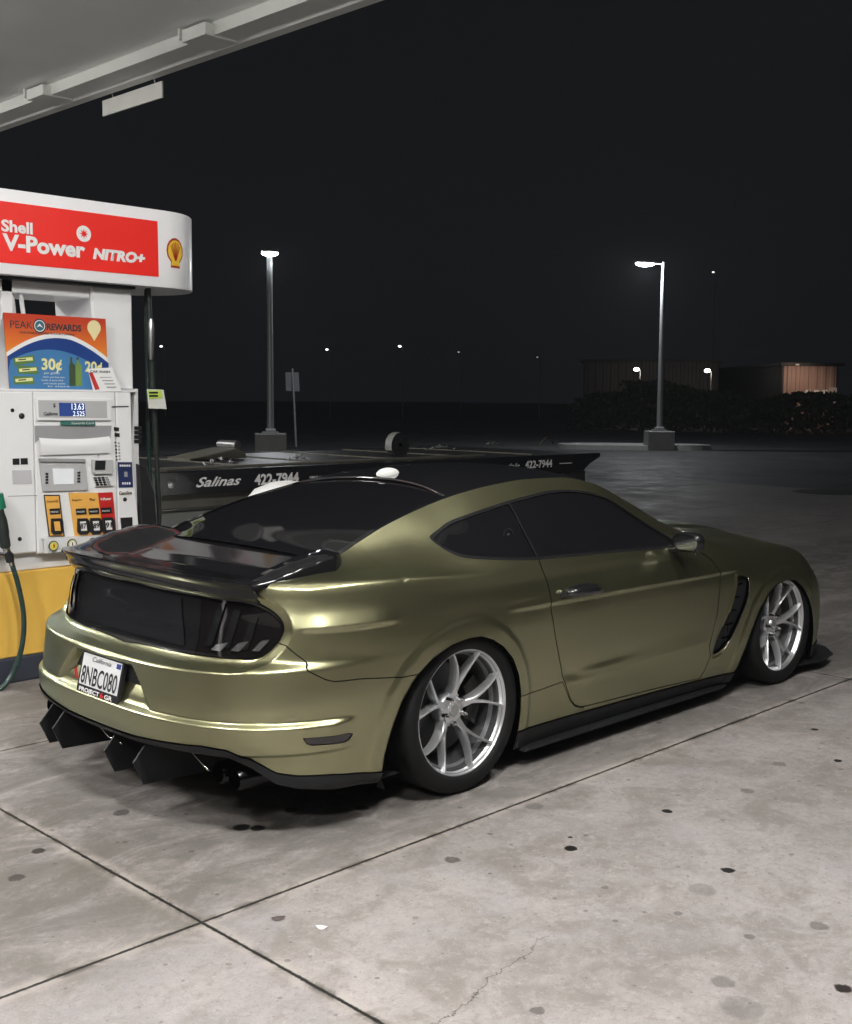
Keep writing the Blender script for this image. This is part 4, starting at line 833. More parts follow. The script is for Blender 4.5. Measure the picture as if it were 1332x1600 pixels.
def sculpt(V,S,N):
    x,y,z=V[...,0],V[...,1],V[...,2]; ay=np.abs(y); D=np.zeros_like(x)
    side=smooth(.80,.90,ay)
    def ridge(z0,amp,up,dn): return amp*np.where(z>z0,np.clip(1-(z-z0)/up,0,1)**1.5,np.clip(1-(z0-z)/dn,0,1)**1.5)
    # body line through the door handle, soft above and tucked below
    zl=.742-.012*(x-.6)
    w=smooth(.22,.42,x)*(1-smooth(2.0,2.3,x))
    D+=w*side*ridge(zl,.0095,.09,.016)
    # lower door crease rising toward the front wheel
    zl=.345+.02*(x-.6); w=smooth(.5,.8,x)*(1-smooth(1.75,2.0,x)); D+=w*ridge(zl,.0055,.08,.14)
    # crisp shoulder line over the rear wheel and on to the tail
    zl=np.interp(x,[-.95,-.75,-.56,-.30,0,.3],[.950,.931,.938,.934,.914,.905]); w=smooth(-1.0,-.85,x)*(1-smooth(-.1,.35,x)); D+=w*ridge(zl,.0055,.024,.040)
    # sculpted break above the bumper corner
    zl=.792; w=smooth(-.86,-.72,x)*(1-smooth(-.52,-.36,x)); D+=w*side*ridge(zl,.015,.09,.018)
    # rear wheel flare and front wheel flare
    for arc,x0,x1 in ((ARCH_R,-.8,.8),(ARCH_F,1.95,3.4)):
        m=(x>x0)&(x<x1); d=np.full(x.shape,-1.0); d[m]=sdf(arc,x[m],z[m])
        D+=np.where(m,.007*smooth(-.090,-.055,d)*smooth(.85,.9,ay),0)
    # lower ledge of the bumper, fading out by the side marker
    w=(1-smooth(1.10,1.24,S))*(x<0); D+=w*.020*smooth(.458,.436,z)*(1-smooth(.345,.33,z)*.5)
    # number plate recess
    m=(x<-.6)&(ay<.6); r=np.full(x.shape,-1.0); r[m]=sdf([(-.6,.60),(.215,.60),(.34,.478),(.352,.452),(-.352,.452),(-.6,.452)],ay[m],z[m])
    D-=np.where(m,(.010+.045*smooth(.44,.60,z))*smooth(-.014,.022,r),0)
    # tail panel sunk behind a chamfered surround
    m=(x<-.5)&(z>.6); r=np.full(x.shape,-1.0); r[m]=sdf(LAMP,S[m],z[m])
    D-=np.where(m,.028*np.clip((r+.040)/.042,0,1),0)
    # dimple at the foot of the door
    e=((x-.70)/np.where(x<.70,.045,.14))**2+((z-.390+.10*(x-.70))/.024)**2; D-=.007*np.exp(-e)
    w=smooth(.60,.93,x)*(1-smooth(.98,1.45,x)); D+=.007*w*smooth(.415,.378,z)*smooth(.235,.335,z)
    # scallop at the leading edge of the handle line on the quarter
    e=((x-.40)/.12)**2+((z-.765)/.014)**2; D-=.004*np.exp(-e)
    # vent recess in the front wing
    m=(x>1.8)&(x<2.5); r=np.full(x.shape,-1.0); r[m]=sdf(VENT,x[m],z[m])
    D-=np.where(m,.006*smooth(-.03,-.004,r)*(x<2.1),0); D+=np.where(m,.008*smooth(-.022,-.006,r)*smooth(2.0,2.12,x+.4*(.7-z)*0+.0),0)*(x>2.05)
    # headlamp brow
    return V+N*D[...,None]

def build_half():
    V,S,cols=side_grid(); N=normals(V); V=sculpt(V,S,N); N=normals(V)
    N[0,:,1]=0; N[-1,:,1]=0; N/=np.linalg.norm(N,axis=-1,keepdims=True)
    return grid_piece(V,N,S[...,None])
def F_xz(poly,xmin=-9,xmax=9):
    def f(P):
        x=P['V'][:,0];z=P['V'][:,2]; m=(x>xmin)&(x<xmax)&(P['V'][:,1]<-.45); d=np.full(len(x),-1.0); d[m]=sdf(poly,x[m],z[m]); return d
    return f
def F_sz(poly):
    def f(P):
        m=P['V'][:,0]<.5; d=np.full(len(m),-1.0); d[m]=sdf(poly,P['A'][m,0],P['V'][m,2]); return d
    return f

car=empty('sports_coupe',(0,0,0),label='lowered satin olive-gold sports coupe with black roof and spoiler, refuelling beside the pump',cat='car')
paint,pt,pb=newmat('olive_gold_satin')
def make_paint():
    N_,L=pt.nodes,pt.links
    g=N_.new('ShaderNodeNewGeometry'); n=N_.new('ShaderNodeTexNoise'); n.inputs['Scale'].default_value=900; n.inputs['Detail'].default_value=2
    L.new(g.outputs['Position'],n.inputs['Vector'])
    n3=N_.new('ShaderNodeTexNoise'); n3.inputs['Scale'].default_value=1.6; n3.inputs['Detail'].default_value=5; L.new(g.outputs['Position'],n3.inputs['Vector'])
    mx=N_.new('ShaderNodeMix'); mx.data_type='RGBA'; mx.inputs[6].default_value=(.345,.333,.200,1); mx.inputs[7].default_value=(.385,.372,.232,1)
    L.new(n.outputs['Fac'],mx.inputs[0]); L.new(mx.outputs[2],pb.inputs['Base Color'])
    mr=N_.new('ShaderNodeMapRange'); mr.inputs[3].default_value=.30; mr.inputs[4].default_value=.36; L.new(n3.outputs['Fac'],mr.inputs[0]); L.new(mr.outputs[0],pb.inputs['Roughness'])
    pb.inputs['Metallic'].default_value=.97; pb.inputs['Specular Tint'].default_value=(.55,.74,.70,1)
    pb.inputs['Coat Weight'].default_value=.8; pb.inputs['Coat Roughness'].default_value=.22; pb.inputs['Coat IOR'].default_value=1.6; pb.inputs['Coat Tint'].default_value=(.97,.98,.90,1)
make_paint()
M_gloss=mat('gloss_black',(.010,.010,.011),.07,coat=1.0,vary=.05)
M_glass=mat('tinted_glass',(.006,.006,.007),.04,vary=.05)
M_matte=mat('matte_black_plastic',(.009,.0095,.011),.5,vary=.2,bump=.15,spec=.35)
M_dark=mat('underside_black',(.010,.010,.010),.8)
M_trim=mat('window_seal_black',(.012,.012,.013),.25)
M_smoke=mat('smoked_lens',(.007,.0055,.006),.05,coat=1.0,vary=.05)
M_chrome=mat('polished_metal',(.62,.62,.62),.14,metal=1.0)
M_rub=mat('tyre_rubber',(.0065,.0065,.007),.6,vary=.2,scale=30,bump=.1,spec=.22)

half=build_half()
half=split(half,F_xz(ARCH_R,-.75,.8),0.0,.03)[1]
half=split(half,F_xz(ARCH_F,1.9,3.4),0.0,.03)[1]
lamp,half=split(half,F_sz(LAMP),.003,.02)
low,half=split(half,lambda P: low_z(P['V'][:,0],P['A'][:,0])-P['V'][:,2],.003,.02)
dlo,half=split(half,F_xz(DLO,-.3,2.2),0.0,.006)
bump,half=split(half,F_sz(BUMPER),.004)
mark,bump=split(bump,F_sz(MARK),.003)
door,half=split(half,F_xz(DOOR,.3,2.3),.005)
rock,half=split(half,F_xz(ROCKER,.2,1.0),.004)
vent,half=split(half,F_xz(VENT,1.7,2.6),.0,.03)
nose,half=split(half,lambda P:P['V'][:,0]-3.02-.10*np.clip((P['V'][:,2]-.3),0,1),.004)
mir=lambda p:[p,mirror(p)]
solid_piece('body_shell',mir(half),paint,car)
solid_piece('rear_bumper',mir(bump),paint,car)
solid_piece('front_bumper',mir(nose),paint,car)
both=lambda name,p,m,off=0.0,parent=(None,None):[solid_piece(name,[p],m,parent[0] or car,off),solid_piece(name,[mirror(p)],m,parent[1] or car,off)]
doors=both('door',door,paint); both('rocker_panel',rock,paint); both('side_marker',mark,M_smoke,-.004)
both('fender_vent',vent,M_matte,-.022)
# glass : quarter light, door glass and the slim divider between them
def bp_f(P): return P['V'][:,0]-np.interp(P['V'][:,2],[.90,.95,1.04,1.16,1.22],[.556,.561,.574,.608,.63])
fr,ql=split(dlo,bp_f,.012,.004)
dl_in=lambda P:F_xz(DLO,-.3,2.2)(P)-.011
def ring(P):
    i,_=clip(P,dl_in(P)); o,_=clip(P,-dl_in(P)); i['S']=[];o['S']=[]; return i,o
qg,qt=ring(ql); fg,ft=ring(fr)
both('quarter_window',qg,M_glass,-.004); both('door_window',fg,M_glass,-.004)
both('window_trim',dict(V=np.vstack([qt['V'],ft['V']]),N=np.vstack([qt['N'],ft['N']]),A=np.vstack([qt['A'],ft['A']]),T=np.vstack([qt['T'],ft['T']+len(qt['V'])]),S=[]),M_trim,.0015)
pil,_=clip(dlo,.0065-np.abs(bp_f(dlo))); pil['S']=[]; both('window_divider',pil,M_trim,.001)
# round sticker on the quarter glass
# tail panel and lamps
tl,ctr=split(lamp,lambda P:P['A'][:,0]-.47,.004,.006)
solid_piece('tail_panel',mir(ctr),M_gloss,car); tls=both('tail_light',tl,M_smoke)
for k in range(3):
    def bar(P,k=k):
        c=.555+.085*k+(P['V'][:,2]-.78)*.30; return np.minimum(.017-np.abs(P['A'][:,0]-c),np.minimum(P['V'][:,2]-.705+.0,.868-.02*k-P['V'][:,2]))
    bp_,sg=clip(tl,bar(tl)); bp_['S']=[(x,.012) for x in sg]
    both('lamp_bar',bp_,M_gloss,.007,parent=tls)
M_glint=mat('lamp_reflector_metal',(.55,.55,.56),.16,metal=.9,vary=.3,scale=60)  # bright metal patches stand in for highlights reflected in the lenses
for k in range(3):
    def glint(P,k=k):
        c=.60+.085*k+(P['V'][:,2]-.72)*.9; return np.minimum(.024-.004*k-np.abs(P['A'][:,0]-c),np.minimum(P['V'][:,2]-.692-.006*k,.722+.012*k-P['V'][:,2]+.3*(P['A'][:,0]-c)))
    bp_,sg=clip(tl,glint(tl)); bp_['S']=[]
    both('lamp_reflector',bp_,M_glint,.0085,parent=tls)
pan,sg=clip(ctr,np.minimum(.40+(P_z:=ctr['V'][:,2]-.70)*-.35-ctr['A'][:,0],np.minimum(ctr['V'][:,2]-.690,.868-ctr['V'][:,2]))); pan['S']=[(x,.008) for x in sg]
solid_piece('panel_plate',mir(pan),mat('panel_gloss_black',(.014,.014,.016),.10,coat=1.0,vary=.1),car,.005)
# lower trim : rear valance, side skirts, front lip
rv,rest=split(low,lambda P:-.3-P['V'][:,0],.0,.0); fl,sk=split(rest,lambda P:P['V'][:,0]-2.6,.0,.0)
rim_,inn=split(rv,lambda P:P['V'][:,2]-(low_z(P['V'][:,0],P['A'][:,0])-np.interp(P['A'][:,0],[0,.7,.9,1.1,1.4],[.024,.030,.045,.060,.035])),.0,.03)
solid_piece('rear_valance',mir(rim_),M_matte,car,.006)
both('side_skirt',sk,M_matte,.004); solid_piece('front_lip',mir(fl),M_matte,car,.004)
# inner shell seen through the gaps
ish=build_half.__call__() if False else None
def inner():
    V,S,cols=side_grid(); N=normals(V); V=V[::4,::4]-N[::4,::4]*.036; N=N[::4,::4]; P=grid_piece(V,N,S[::4,::4][...,None])
    P=split(P,F_xz([(a*1.0,b) for a,b in ARCH_R],-.75,.8),0,0)[1]; P=split(P,F_xz(ARCH_F,1.9,3.4),0,0)[1]
    P,_=clip(P,P['V'][:,2]-np.where((P['V'][:,0]<-.55),.40,.16)); P,_=clip(P,.86-P['V'][:,2]); P['S']=[]
    return P
solid_piece('chassis',mir(inner()),M_dark,car)

# ---- top surfaces : rear window, roof, windscreen, bonnet
ZC=([-.52,-.46,-.2,.1,.37,.6,.85,1.05,1.25,1.45,1.75,2.02,2.15,2.4,2.72,3.1,3.4,3.6],[1.010,1.026,1.110,1.190,1.250,1.283,1.302,1.306,1.290,1.245,1.115,.985,.945,.915,.885,.815,.73,.66])
def top_grid():
    xs=np.r_[np.arange(-.50,XF,.010)]; fa=np.linspace(0,math.pi/2,40); vs=np.linspace(-1,1,121)
    G=[]
    for k,xx in [('s',q) for q in xs]+[('f',a) for a in fa]:
        if k=='s': xq=xx; x=xx;T=1.0
        else: xq=XF+.55*math.sin(xx)**(2/NF); T=max(math.cos(xx),0)**(2/NF)
        ye,ze=edge(np.array([xq])); ye,ze=float(ye[0]),float(ze[0])
        if k=='f': x=XF+float(pchip(*LF,np.array([ze]))[0])*math.sin(xx)**(2/NF); ye=float(Y(np.array([x]),np.array([ze]))[0])
        zc=float(pchip(*ZC,np.array([xq]))[0]); zc=ze+(zc-ze)*T if k=='f' else zc
        # bonnet bulge with twin creases
        y=vs*ye*T; zz=ze+(zc-ze)*(1-np.abs(vs)**2.3)
        if xq>2.2: zz+=.012*float(smooth(2.2,2.5,np.array(xq)))*T*(smooth(.62,.50,np.abs(vs)))
        G.append(np.c_[np.full(len(vs),x),y,zz])
    V=np.array(G); N=np.cross(np.gradient(V,axis=0),np.gradient(V,axis=1)); N/=np.linalg.norm(N,axis=-1,keepdims=True)+1e-12
    return grid_piece(V,N,np.repeat(vs[None,:,None],len(V),0))
top=top_grid()
yy2=lambda P:(P['V'][:,1]/.56)**2
bl,top=split(top,lambda P:(.285+.085*(1-yy2(P)))-P['V'][:,0],.004,.01)
rf,top=split(top,lambda P:(1.24+.08*(1-yy2(P)))-P['V'][:,0],.004,.01)
ws,top=split(top,lambda P:(2.03+.09*(1-(P['V'][:,1]/.70)**2))-P['V'][:,0],.004,.01)
cw,hd=split(top,lambda P:(2.13+.08*(1-(P['V'][:,1]/.70)**2))-P['V'][:,0],.006,.02)
inb=lambda w:(lambda P:(1-np.abs(P['A'][:,0]))*.6-w)
rg,re=split(bl,inb(.028),0,0); solid_piece('rear_window',[rg],M_glass,car,-.003); solid_piece('rear_window_surround',[re],M_gloss,car,.001)
solid_piece('roof_panel',[rf],M_gloss,car,.001)
wg,we=split(ws,inb(.02),0,0); solid_piece('windscreen',[wg],M_glass,car,-.003); solid_piece('windscreen_surround',[we],M_gloss,car)
solid_piece('cowl',[cw],M_matte,car,-.006); solid_piece('bonnet',[hd],paint,car)
# ridge along the rear edge of the roof
mb=MB(); ysr=np.linspace(-.515,.515,40); mb.tube([(.292+.085*(1-(q/.56)**2),q,1.187+.058*(1-abs(q/.55)**2.3)+.010) for q in ysr],.009,8)
mb.build('roof_lip',M_gloss,car,smooth=True)

# ---- boot lid with ducktail spoiler
def xte(y): return XC-.735*(1-min(abs(y)/.93,.999)**3.2)**(1/3.2)
def spoiler():
    nu,nv=46,150; vs=np.linspace(-1,1,nv); V=[]
    for v in vs:
        row=[]; 
        for u in np.linspace(0,1,nu):
            yw=.640+.080*min(1,u*5)**.6*(1-.18*smooth(.6,1.0,np.array(u))); y=v*yw; x0=-.435-.05*(1-abs(v)**2.5); x=x0+(xte(y)-x0)*u
            base=float(np.interp(x,[-1.04,-.98,-.90,-.82,-.72,-.62,-.52,-.42],[.976,.962,.947,.936,.938,.958,.991,1.026]))
            cr=float(smooth(.62,.90,np.array(abs(v))))*float(np.interp(x,[-1.0,-.92,-.85,-.78,-.70,-.60,-.50,-.44],[0,.012,.034,.058,.075,.071,.046,.010]))*(1-.22*float(smooth(.93,1.0,np.array(abs(v)))))
            dip=-.006*float(smooth(.85,.3,np.array(abs(v))))*math.sin(math.pi*u)
            row.append((x,y,base+cr+dip))
        V.append(row)
    V=np.array(V)
    te=V[:,-1]; n=[]
    for dx,dz in ((-.002,-.006),(.002,-.014),(.014,-.026),(.022,-.042),(.022,-.056),(.034,-.066),(.040,-.080)):
        q=te.copy(); q[:,0]+=dx; q[:,2]=te[:,2]+dz; n.append(q)
    V=np.concatenate([V,np.stack(n,1)],1)
    # side walls down to the quarter panel
    def wall(row,s):
        out=[]
        for k,(dy,f) in enumerate(((.006,.12),(.012,.45),(.014,1.0))):
            q=row.copy(); q[:,1]+=s*dy; ze=np.interp(q[:,0],[-1.1,-.95,-.8,-.6,-.46,-.43],[.92,.935,.945,.952,.965,.99]); q[:,2]=row[:,2]+(np.minimum(ze,row[:,2]-.002)-row[:,2])*f; out.append(q)
        return out
    L_=wall(V[0],-1);R_=wall(V[-1],1)
    return np.concatenate([np.array(L_[::-1]),V,np.array(R_)],0)
SV=spoiler(); a,b=SV.shape[:2]; I=np.arange(a*b).reshape(a,b)
spo=mesh_obj('rear_spoiler',SV.reshape(-1,3),np.stack([I[:-1,:-1],I[:-1,1:],I[1:,1:],I[1:,:-1]],-1).reshape(-1,4),mat('spoiler_black',(.007,.007,.008),.09,coat=.1,vary=.08,spec=.42),car,smooth=True)
sm=spo.modifiers.new('edge','EDGE_SPLIT'); sm.split_angle=R(50)

# ---- antenna dome, mirrors, handles
mb=MB(); mb.ellipsoid((.47,.03,1.272),(.075,.028,.032)); mb.build('antenna_dome',mat('white_plastic',(.78,.78,.76),.3),car,smooth=True)
for s,d in ((-1,doors[0]),(1,doors[1])):
    mb=MB(); mb.tube([(.655,s*.946,.772),(.70,s*.974,.776),(.80,s*.978,.772),(.885,s*.970,.765),(.920,s*.946,.758)],[.016,.022,.024,.020,.013],12); h=mb.build('door_handle',M_gloss,d,smooth=True)
    mb=MB(); mb.tube([(.632,s*.946,.777),(.628,s*.961,.777)],.019,16); mb.build('handle_cap',M_gloss,h,auto=40)
    mb=MB(); mb.ellipsoid((.775,s*.944,.768),(.155,.006,.036)); mb.build('handle_cup',M_trim,d,smooth=True)
    mb=MB(); n=18
    V=[];F=[]
    for i,(t,rx) in enumerate([(0,.80),(.12,.97),(.3,1.0),(.55,.95),(.78,.78),(.93,.5),(1.0,.12)]):
        for k in range(n):
            a_=2*math.pi*k/n; ca,sa=math.cos(a_),math.sin(a_); ca=math.copysign(abs(ca)**.7,ca); sa=math.copysign(abs(sa)**.7,sa)
            V.append((1.565+.10*t, s*.995+s*.085*rx*ca, .932+.052*rx*sa+.004*t))
    for i in range(6):
        for k in range(n): F.append([i*n+k,i*n+(k+1)%n,(i+1)*n+(k+1)%n,(i+1)*n+k])
    F.append(list(range(6*n,7*n))); mb.add(V,F); mb.tube([(1.63,s*.865,.885),(1.63,s*.93,.893),(1.62,s*.98,.905)],[.026,.022,.018],10)
    mm=mb.build('side_mirror',mat('mirror_black',(.010,.010,.011),.22),car,auto=60)
    mb=MB(); mb.prism([(-.068,-.038),(.068,-.038),(.072,.018),(.062,.038),(-.062,.038),(-.072,.018)],0,.004,.001); mb.xf(Matrix.Translation((1.571,s*.995,.932))@Matrix.Rotation(R(-90),4,'Z')); mb.build('mirror_glass',mat('mirror_glass',(.012,.013,.014),.04),mm)
    mb=MB(); mb.box((1.556,s*.93,.880),(1.566,s*1.06,.887),.002); mb.build('mirror_accent',M_gloss,mm)

# ---- licence plate
PTILT=.22; pc=np.array([-1.142,0,.524]); pu=np.array([math.sin(PTILT),0,math.cos(PTILT)]); pr=np.array([0,-1.,0]); pn=np.cross(pr,pu)
def plate_box(hw,hh,t0,t1,cz=0.0):
    q=[]
    for t in (t0,t1):
        for a_,b_ in ((-1,-1),(1,-1),(1,1),(-1,1)): q.append(pc+pr*hw*a_+pu*(cz+hh*b_)+pn*t)
    return q,[[0,1,2,3][::-1],[4,5,6,7],[0,1,5,4],[1,2,6,5],[2,3,7,6],[3,0,4,7]]
mb=MB(); mb.add(*plate_box(.160,.084,-.012,.004)); fr_=mb.build('plate_frame',M_matte,car)
mb=MB(); mb.add(*plate_box(.1475,.064,.004,.0055,.011)); lp=mb.build('licence_plate',mat('plate_white',(.72,.73,.74),.35,vary=.04),fr_)
Mk=mat('plate_ink_black',(.01,.01,.012),.5); Mwht=mat('lettering_white',(.8,.8,.8),.5); Mred=mat('lettering_red',(.55,.02,.015),.5)
P0=lambda a_,b_,t=.006: pc+pr*a_+pu*b_+pn*t
text_obj('plate_number','8NBC080',P0(-.138,-.046),pr,pu,.072,Mk,fr_,width=.276,bold=.012)
text_obj('plate_state','California',P0(-.072,.050),pr,pu,.019,mat('plate_script',(.03,.03,.05),.5),fr_,width=.145,shear=.35)
text_obj('frame_lettering','PROJECT',P0(-.140,-.079,.0045),pr,pu,.0165,Mwht,fr_,width=.160,bold=.03)
text_obj('frame_lettering','6',P0(.026,-.080,.0045),pr,pu,.020,Mred,fr_,width=.026,bold=.03)
text_obj('frame_lettering','GR',P0(.060,-.079,.0045),pr,pu,.0165,Mwht,fr_,width=.060,bold=.03)
mb=MB(); mb.add(*plate_box(.016,.010,.0055,.0062,.060)); o=mb.build('plate_sticker',mat('sticker_blue',(.03,.05,.22),.4),fr_); o.location=(0,-.128,0)
mb=MB(); mb.add([np.array(P0(.185,-.014,-.002))+np.array(q) for q in ((0,-.017,-.022),(0,.012,-.026),(0,.017,.014),(0,-.006,.026))],[[0,1,2,3]]); mb.V=[v+np.array([-.006,.37,0]) for v in mb.V]
st=mb.build('red_sticker',mat('sticker_red',(.45,.02,.015),.4),car); 
text_obj('sticker_mark','2',(-1.1475,.196,.498),pr,pu,.026,Mwht,st,bold=.03)
# round decal on the quarter glass
yq=-float(Y(np.array([.47]),np.array([1.045]))[0])
mb=MB(); mb.lathe([(.031,0),(.033,.0)],40,'y',(.47,yq-.002,1.035)); mb.lathe([(.0,0),(.012,0)],24,'y',(.47,yq-.002,1.035))
dec=mb.build('glass_decal',mat('faded_decal',(.05,.05,.055),.5),car)
# ---- diffuser
mb=MB()
for sx in (1,):
    V=[];F=[];ys=np.linspace(-.84,.84,60)
    for q in ys:
        xx=xte(q)+.05
        zt=float(np.interp(abs(q),[0,.2,.45,.62,.75,.84],[.30,.325,.335,.30,.25,.22]))
        for dx,zz in ((.0,zt),(.10,zt-.05),(.35,zt-.10),(.55,.13)): V.append((xx+dx-.03,q,max(zz,.125)))
    for i in range(len(ys)-1):
        for k in range(3): F.append([i*4+k,i*4+k+1,(i+1)*4+k+1,(i+1)*4+k])
    mb.add(V,F)
mb.build('diffuser',M_dark,car,smooth=True)
for yk in (.50,.385,-.045,-.262):
    pts=[(-.98,.345),(-1.06,.345),(-1.16,.232),(-1.115,.135),(-.66,.115),(-.62,.20)]
    if yk<-.4: pts=[(a_+.06,b_+.0) for a_,b_ in pts]
    mb=MB(); mb.prism(pts,yk-.004,yk+.004,.0012); mb.build('diffuser_fin',M_matte,car)
mb=MB(); mb.tube([(-1.055,q,float(np.interp(q,[-.62,-.5,-.3,-.2],[.262,.312,.338,.342]))) for q in np.linspace(-.62,-.19,16)],.0035,6); mb.tube([(-1.10,q,float(np.interp(q,[-.08,.02,.12,.30],[.255,.262,.305,.33]))) for q in np.linspace(-.08,.30,16)],.0035,6)
mb.build('diffuser_edge',M_chrome,car,smooth=True)
for s in (-1,1):
    for k in (0,1):
        mb=MB(); mb.lathe([(.036,-1.00),(.043,-.985),(.045,-.80),(.038,-.80),(.037,-.98)],28,'x',(0,s*(.60+.105*k),.235)); ex=mb.build('exhaust_tip',mat('dark_steel',(.035,.035,.038),.25,metal=1.0),car,auto=40)
# splitter blades below the skirts and rear corners
for s in (-1,1):
    mb=MB(); V=[];F=[]
    pts=[(-.86,.80),(-.80,.855),(-.68,.915),(-.50,.945)]
    mb.tube([(x_,s*y_,z_) for (x_,y_),z_ in zip(pts,(.222,.205,.19,.172))],.007,6)
    mb.build('corner_blade',M_matte,car,smooth=True)
    mb=MB(); mb.prism([(.42,.082),(2.10,.074),(2.14,.088),(.44,.096)],s*.80,s*.925,.003); mb.build('skirt_blade',M_matte,car)
mb=MB(); sp_pts=[(2.96,.93),(3.2,.965),(3.42,.93),(3.58,.80),(3.66,.5),(3.68,0)]; sp_pts=sp_pts+[(a_,-b_) for a_,b_ in sp_pts[-2::-1]]
n=len(sp_pts); mb.add([(a_,b_,.060) for a_,b_ in sp_pts]+[(a_,b_,.072) for a_,b_ in sp_pts],[list(range(n))[::-1],list(range(n,2*n))]+[[i,(i+1)%n,n+(i+1)%n,n+i] for i in range(n)])
mb.build('front_splitter',M_matte,car)
# underbody and wheel tubs
mb=MB(); mb.box((-.52,-.60,.135),(3.2,.60,.20)); mb.box((.50,-.86,.105),(2.14,.86,.18)); mb.box((-.80,-.86,.20),(-.52,.86,.25)); mb.box((3.12,-.80,.085),(3.45,.80,.16)); mb.build('underbody',M_dark,car)
for xw,yo in ((0,.90),(2.72,.90)):
    for s in (-1,1):
        mb=MB(); rr=.43; mb.lathe([(rr,s*.915),(rr,s*.50),(.05,s*.50)],40,'y',(xw-.03 if xw==0 else xw-.06,0,.26),R(-20),R(200)); mb.build('wheel_tub',M_dark,car)
# vent slats on the front wing, and bright tubes imitating light caught on the edge
for s in (-1,1):
    mb=MB()
    for k in range(5):
        z=.36+.07*k; x0=float(np.interp(z,[.3,.69],[2.02,2.19])); mb.box((x0,s*.925,z),(x0+.09,s*.938,z+.008))
    mb.build('vent_slat',M_trim,car)
    mb=MB(); pts=[(2.285,.672),(2.301,.645),(2.29,.585),(2.255,.52),(2.21,.46),(2.145,.385),(2.08,.318),(2.05,.298)]
    mb.tube([(a_,s*(float(Y(np.array([a_]),np.array([b_]))[0])+.006),b_) for a_,b_ in pts],.003,8); mb.build('vent_edge_glint',mat('edge_glint',(.5,.48,.36),.25,metal=1.0),car,smooth=True)
# head lamps, grille and front badge area
for s in (-1,1):
    mb=MB(); V=[];F=[]
    for i,t in enumerate(np.linspace(0,1,12)):
        yy_=.42+.36*t; xx_=XF+.62*(1-(yy_/.955)**NF)**(1/NF)
        for z_ in (.53-.0*t,.60-.02*t): V.append((xx_+.012,s*yy_,z_))
    for i in range(11): F.append([2*i,2*i+1,2*i+3,2*i+2])
    mb.add(V,F); mb.build('headlight',M_smoke,car,smooth=True)
mb=MB(); V=[];F=[]
for t in np.linspace(-1,1,24):
    yy_=.40*t; xx_=XF+.63*(1-(abs(yy_)/.955)**NF)**(1/NF)
    for z_ in (.30,.57): V.append((xx_+.016,yy_,z_))
for i in range(23): F.append([2*i,2*i+1,2*i+3,2*i+2])
mb.add(V,F); mb.build('grille',M_matte,car,smooth=True)

# ---- wheels
M_silver=mat('brushed_silver',(.70,.71,.73),.34,metal=.88,vary=.04,scale=14)
M_disc=mat('brake_steel',(.030,.030,.032),.45,metal=.7); M_barrel=mat('barrel_dark_silver',(.085,.087,.09),.45,metal=.6)
RW=.2675; RT=.344
def spoke_arm(mb,a0,sg):
    rs=np.linspace(.040,.258,22); V=[]
    for r_ in rs:
        t=(r_-.04)/.218; off=R(2.5+15.8*smooth(.18,1.0,np.array(t))*1.0)*sg if True else 0
        off=sg*R(1.2+16.6*float(np.clip((t-.30)/.70,0,1))**.80); a=a0+off
        yf=-.068*(1-t)**1.55+.006*(1-t)*0; yf=.004-yf   # depth behind the lip (positive = inboard)
        w=float(np.interp(t,[0,.15,.32,.5,.85,1],[.022,.0150,.0095,.0062,.0048,.0066])); dep=float(np.interp(t,[0,.5,1],[.050,.046,.034]))
        c=np.array([r_*math.cos(a),0,r_*math.sin(a)]); tn=np.array([-math.sin(a),0,math.cos(a)])
        for u_,v_ in ((-1.0,.004),(-.70,0),(.70,0),(1.0,.004),(1.15,dep),(-1.15,dep)): V.append(c+tn*w*u_+np.array([0,yf+v_,0]))
    m=len(rs);F=[]
    for i in range(m-1):
        for k in range(6): F.append([i*6+k,i*6+(k+1)%6,(i+1)*6+(k+1)%6,(i+1)*6+k])
    F.append([0,1,2,3,4,5]); F.append([(m-1)*6+k for k in range(6)])
    mb.add(V,F)
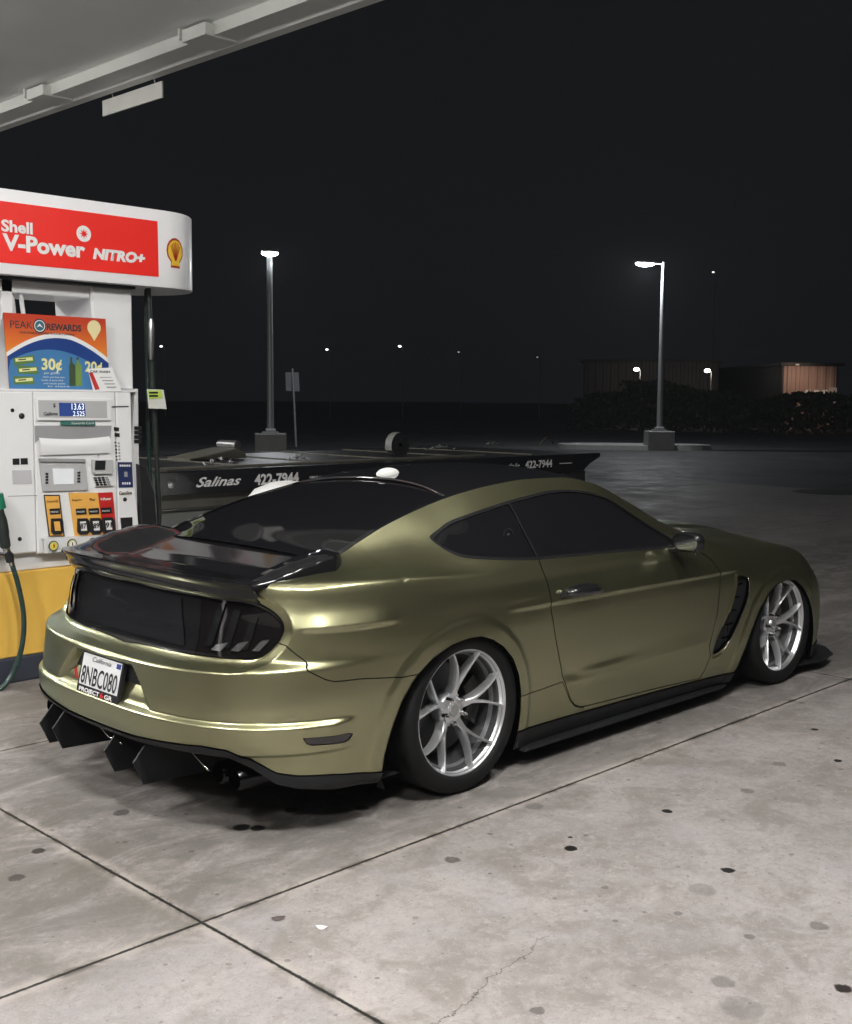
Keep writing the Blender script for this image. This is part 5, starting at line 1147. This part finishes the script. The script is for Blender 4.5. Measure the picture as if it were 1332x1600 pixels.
def make_wheel():
    mb=MB()
    mb.lathe([(RW+.001,.010),(RW+.001,.001),(RW-.002,-.001),(.2625,.001),(.2590,.008),(.2565,.022),(.2515,.027)],96,'y')
    mb.lathe([(.2440,.052),(.2400,.050),(.2385,.056),(.2380,.074)],96,'y')
    for k in range(5):
        a0=R(13+72*k)
        for sg in (-1,1): spoke_arm(mb,a0,sg)
    mb.lathe([(0.0,.058),(.034,.058),(.036,.062),(.047,.062),(.068,.070),(.074,.080),(.074,.12)],48,'y')
    rim=mb.build('wheel',M_silver,None,auto=35)
    mb=MB(); mb.lathe([(0,.052),(.026,.0525),(.0285,.056),(.029,.062)],32,'y'); mb.build('centre_cap',mat('cap_grey',(.34,.35,.34),.35,metal=.6),rim,auto=40)
    mb=MB(); mb.lathe([(.2520,.026),(.2445,.030),(.2435,.054),(.2375,.075),(.2330,.13),(.230,.24),(.25,.255),(RW,.262)],96,'y'); mb.build('barrel',M_barrel,rim,auto=40)
    for k in range(5):
        a=R(13+36+72*k); c=(.0565*math.cos(a),0,.0565*math.sin(a)); mb=MB()
        mb.lathe([(0,.030),(.006,.031),(.0065,.045),(.0105,.046),(.0115,.066)],12,'y',c); mb.build('lug_nut',M_chrome,rim,auto=40)
    mb=MB(); tp=[(RW-.010,.012),(RW+.002,-.003),(RW+.012,-.012),(.300,-.017),(.322,-.012),(.336,.001),(.3425,.016),(.344,.034),(.3445,.13),(.344,.225),(.336,.258),(.322,.268),(.30,.272),(RW,.262)]
    mb.lathe(tp,128,'y'); mb.build('tyre',M_rub,rim,auto=50)
    mb=MB(); mb.lathe([(.05,.125),(.19,.125),(.19,.15),(.05,.15)],64,'y'); mb.build('brake_disc',M_disc,rim,auto=40)
    mb=MB(); mb.lathe([(.125,.10),(.205,.10),(.205,.17),(.125,.17)],14,'y',(0,0,0),R(-30),R(35)); mb.build('brake_caliper',M_trim,rim,auto=40)
    mb=MB(); mb.tube([(.243*math.cos(R(-25)),.05,.243*math.sin(R(-25))),(.228*math.cos(R(-25)),.035,.228*math.sin(R(-25)))],.003,8); mb.build('valve_stem',M_trim,rim)
    return rim
w0=make_wheel()
for i,(x,y,rz,rot) in enumerate(((0,-.935,0,0),(2.72,-.940,0,9),(0,.935,math.pi,20),(2.72,.94,math.pi,40))):
    w=w0 if i==0 else copy_tree(w0); w.parent=car; w.location=(x,y,RT); w.rotation_euler=(0,R(rot),rz) if rz==0 else (0,R(rot),rz)
# one side's hidden floor light reflections need nothing more

# ---------------------------------------------------------------- haze added to lift the blacks and soften the horizon
mb=MB(); mb.box((-320,-320,-1.2),(320,320,16.5)); hz=mb.build('haze',M_dark); tag(hz,kind='stuff')
hm=bpy.data.materials.new('black_lift_haze'); hm.use_nodes=True; ht=hm.node_tree; ht.nodes.remove(ht.nodes['Principled BSDF'])
pv=ht.nodes.new('ShaderNodeVolumePrincipled'); pv.inputs['Color'].default_value=(.90,.95,1,1); pv.inputs['Density'].default_value=.0005; pv.inputs['Anisotropy'].default_value=.2
ht.links.new(pv.outputs[0],ht.nodes['Material Output'].inputs['Volume']); hz.data.materials[0]=hm
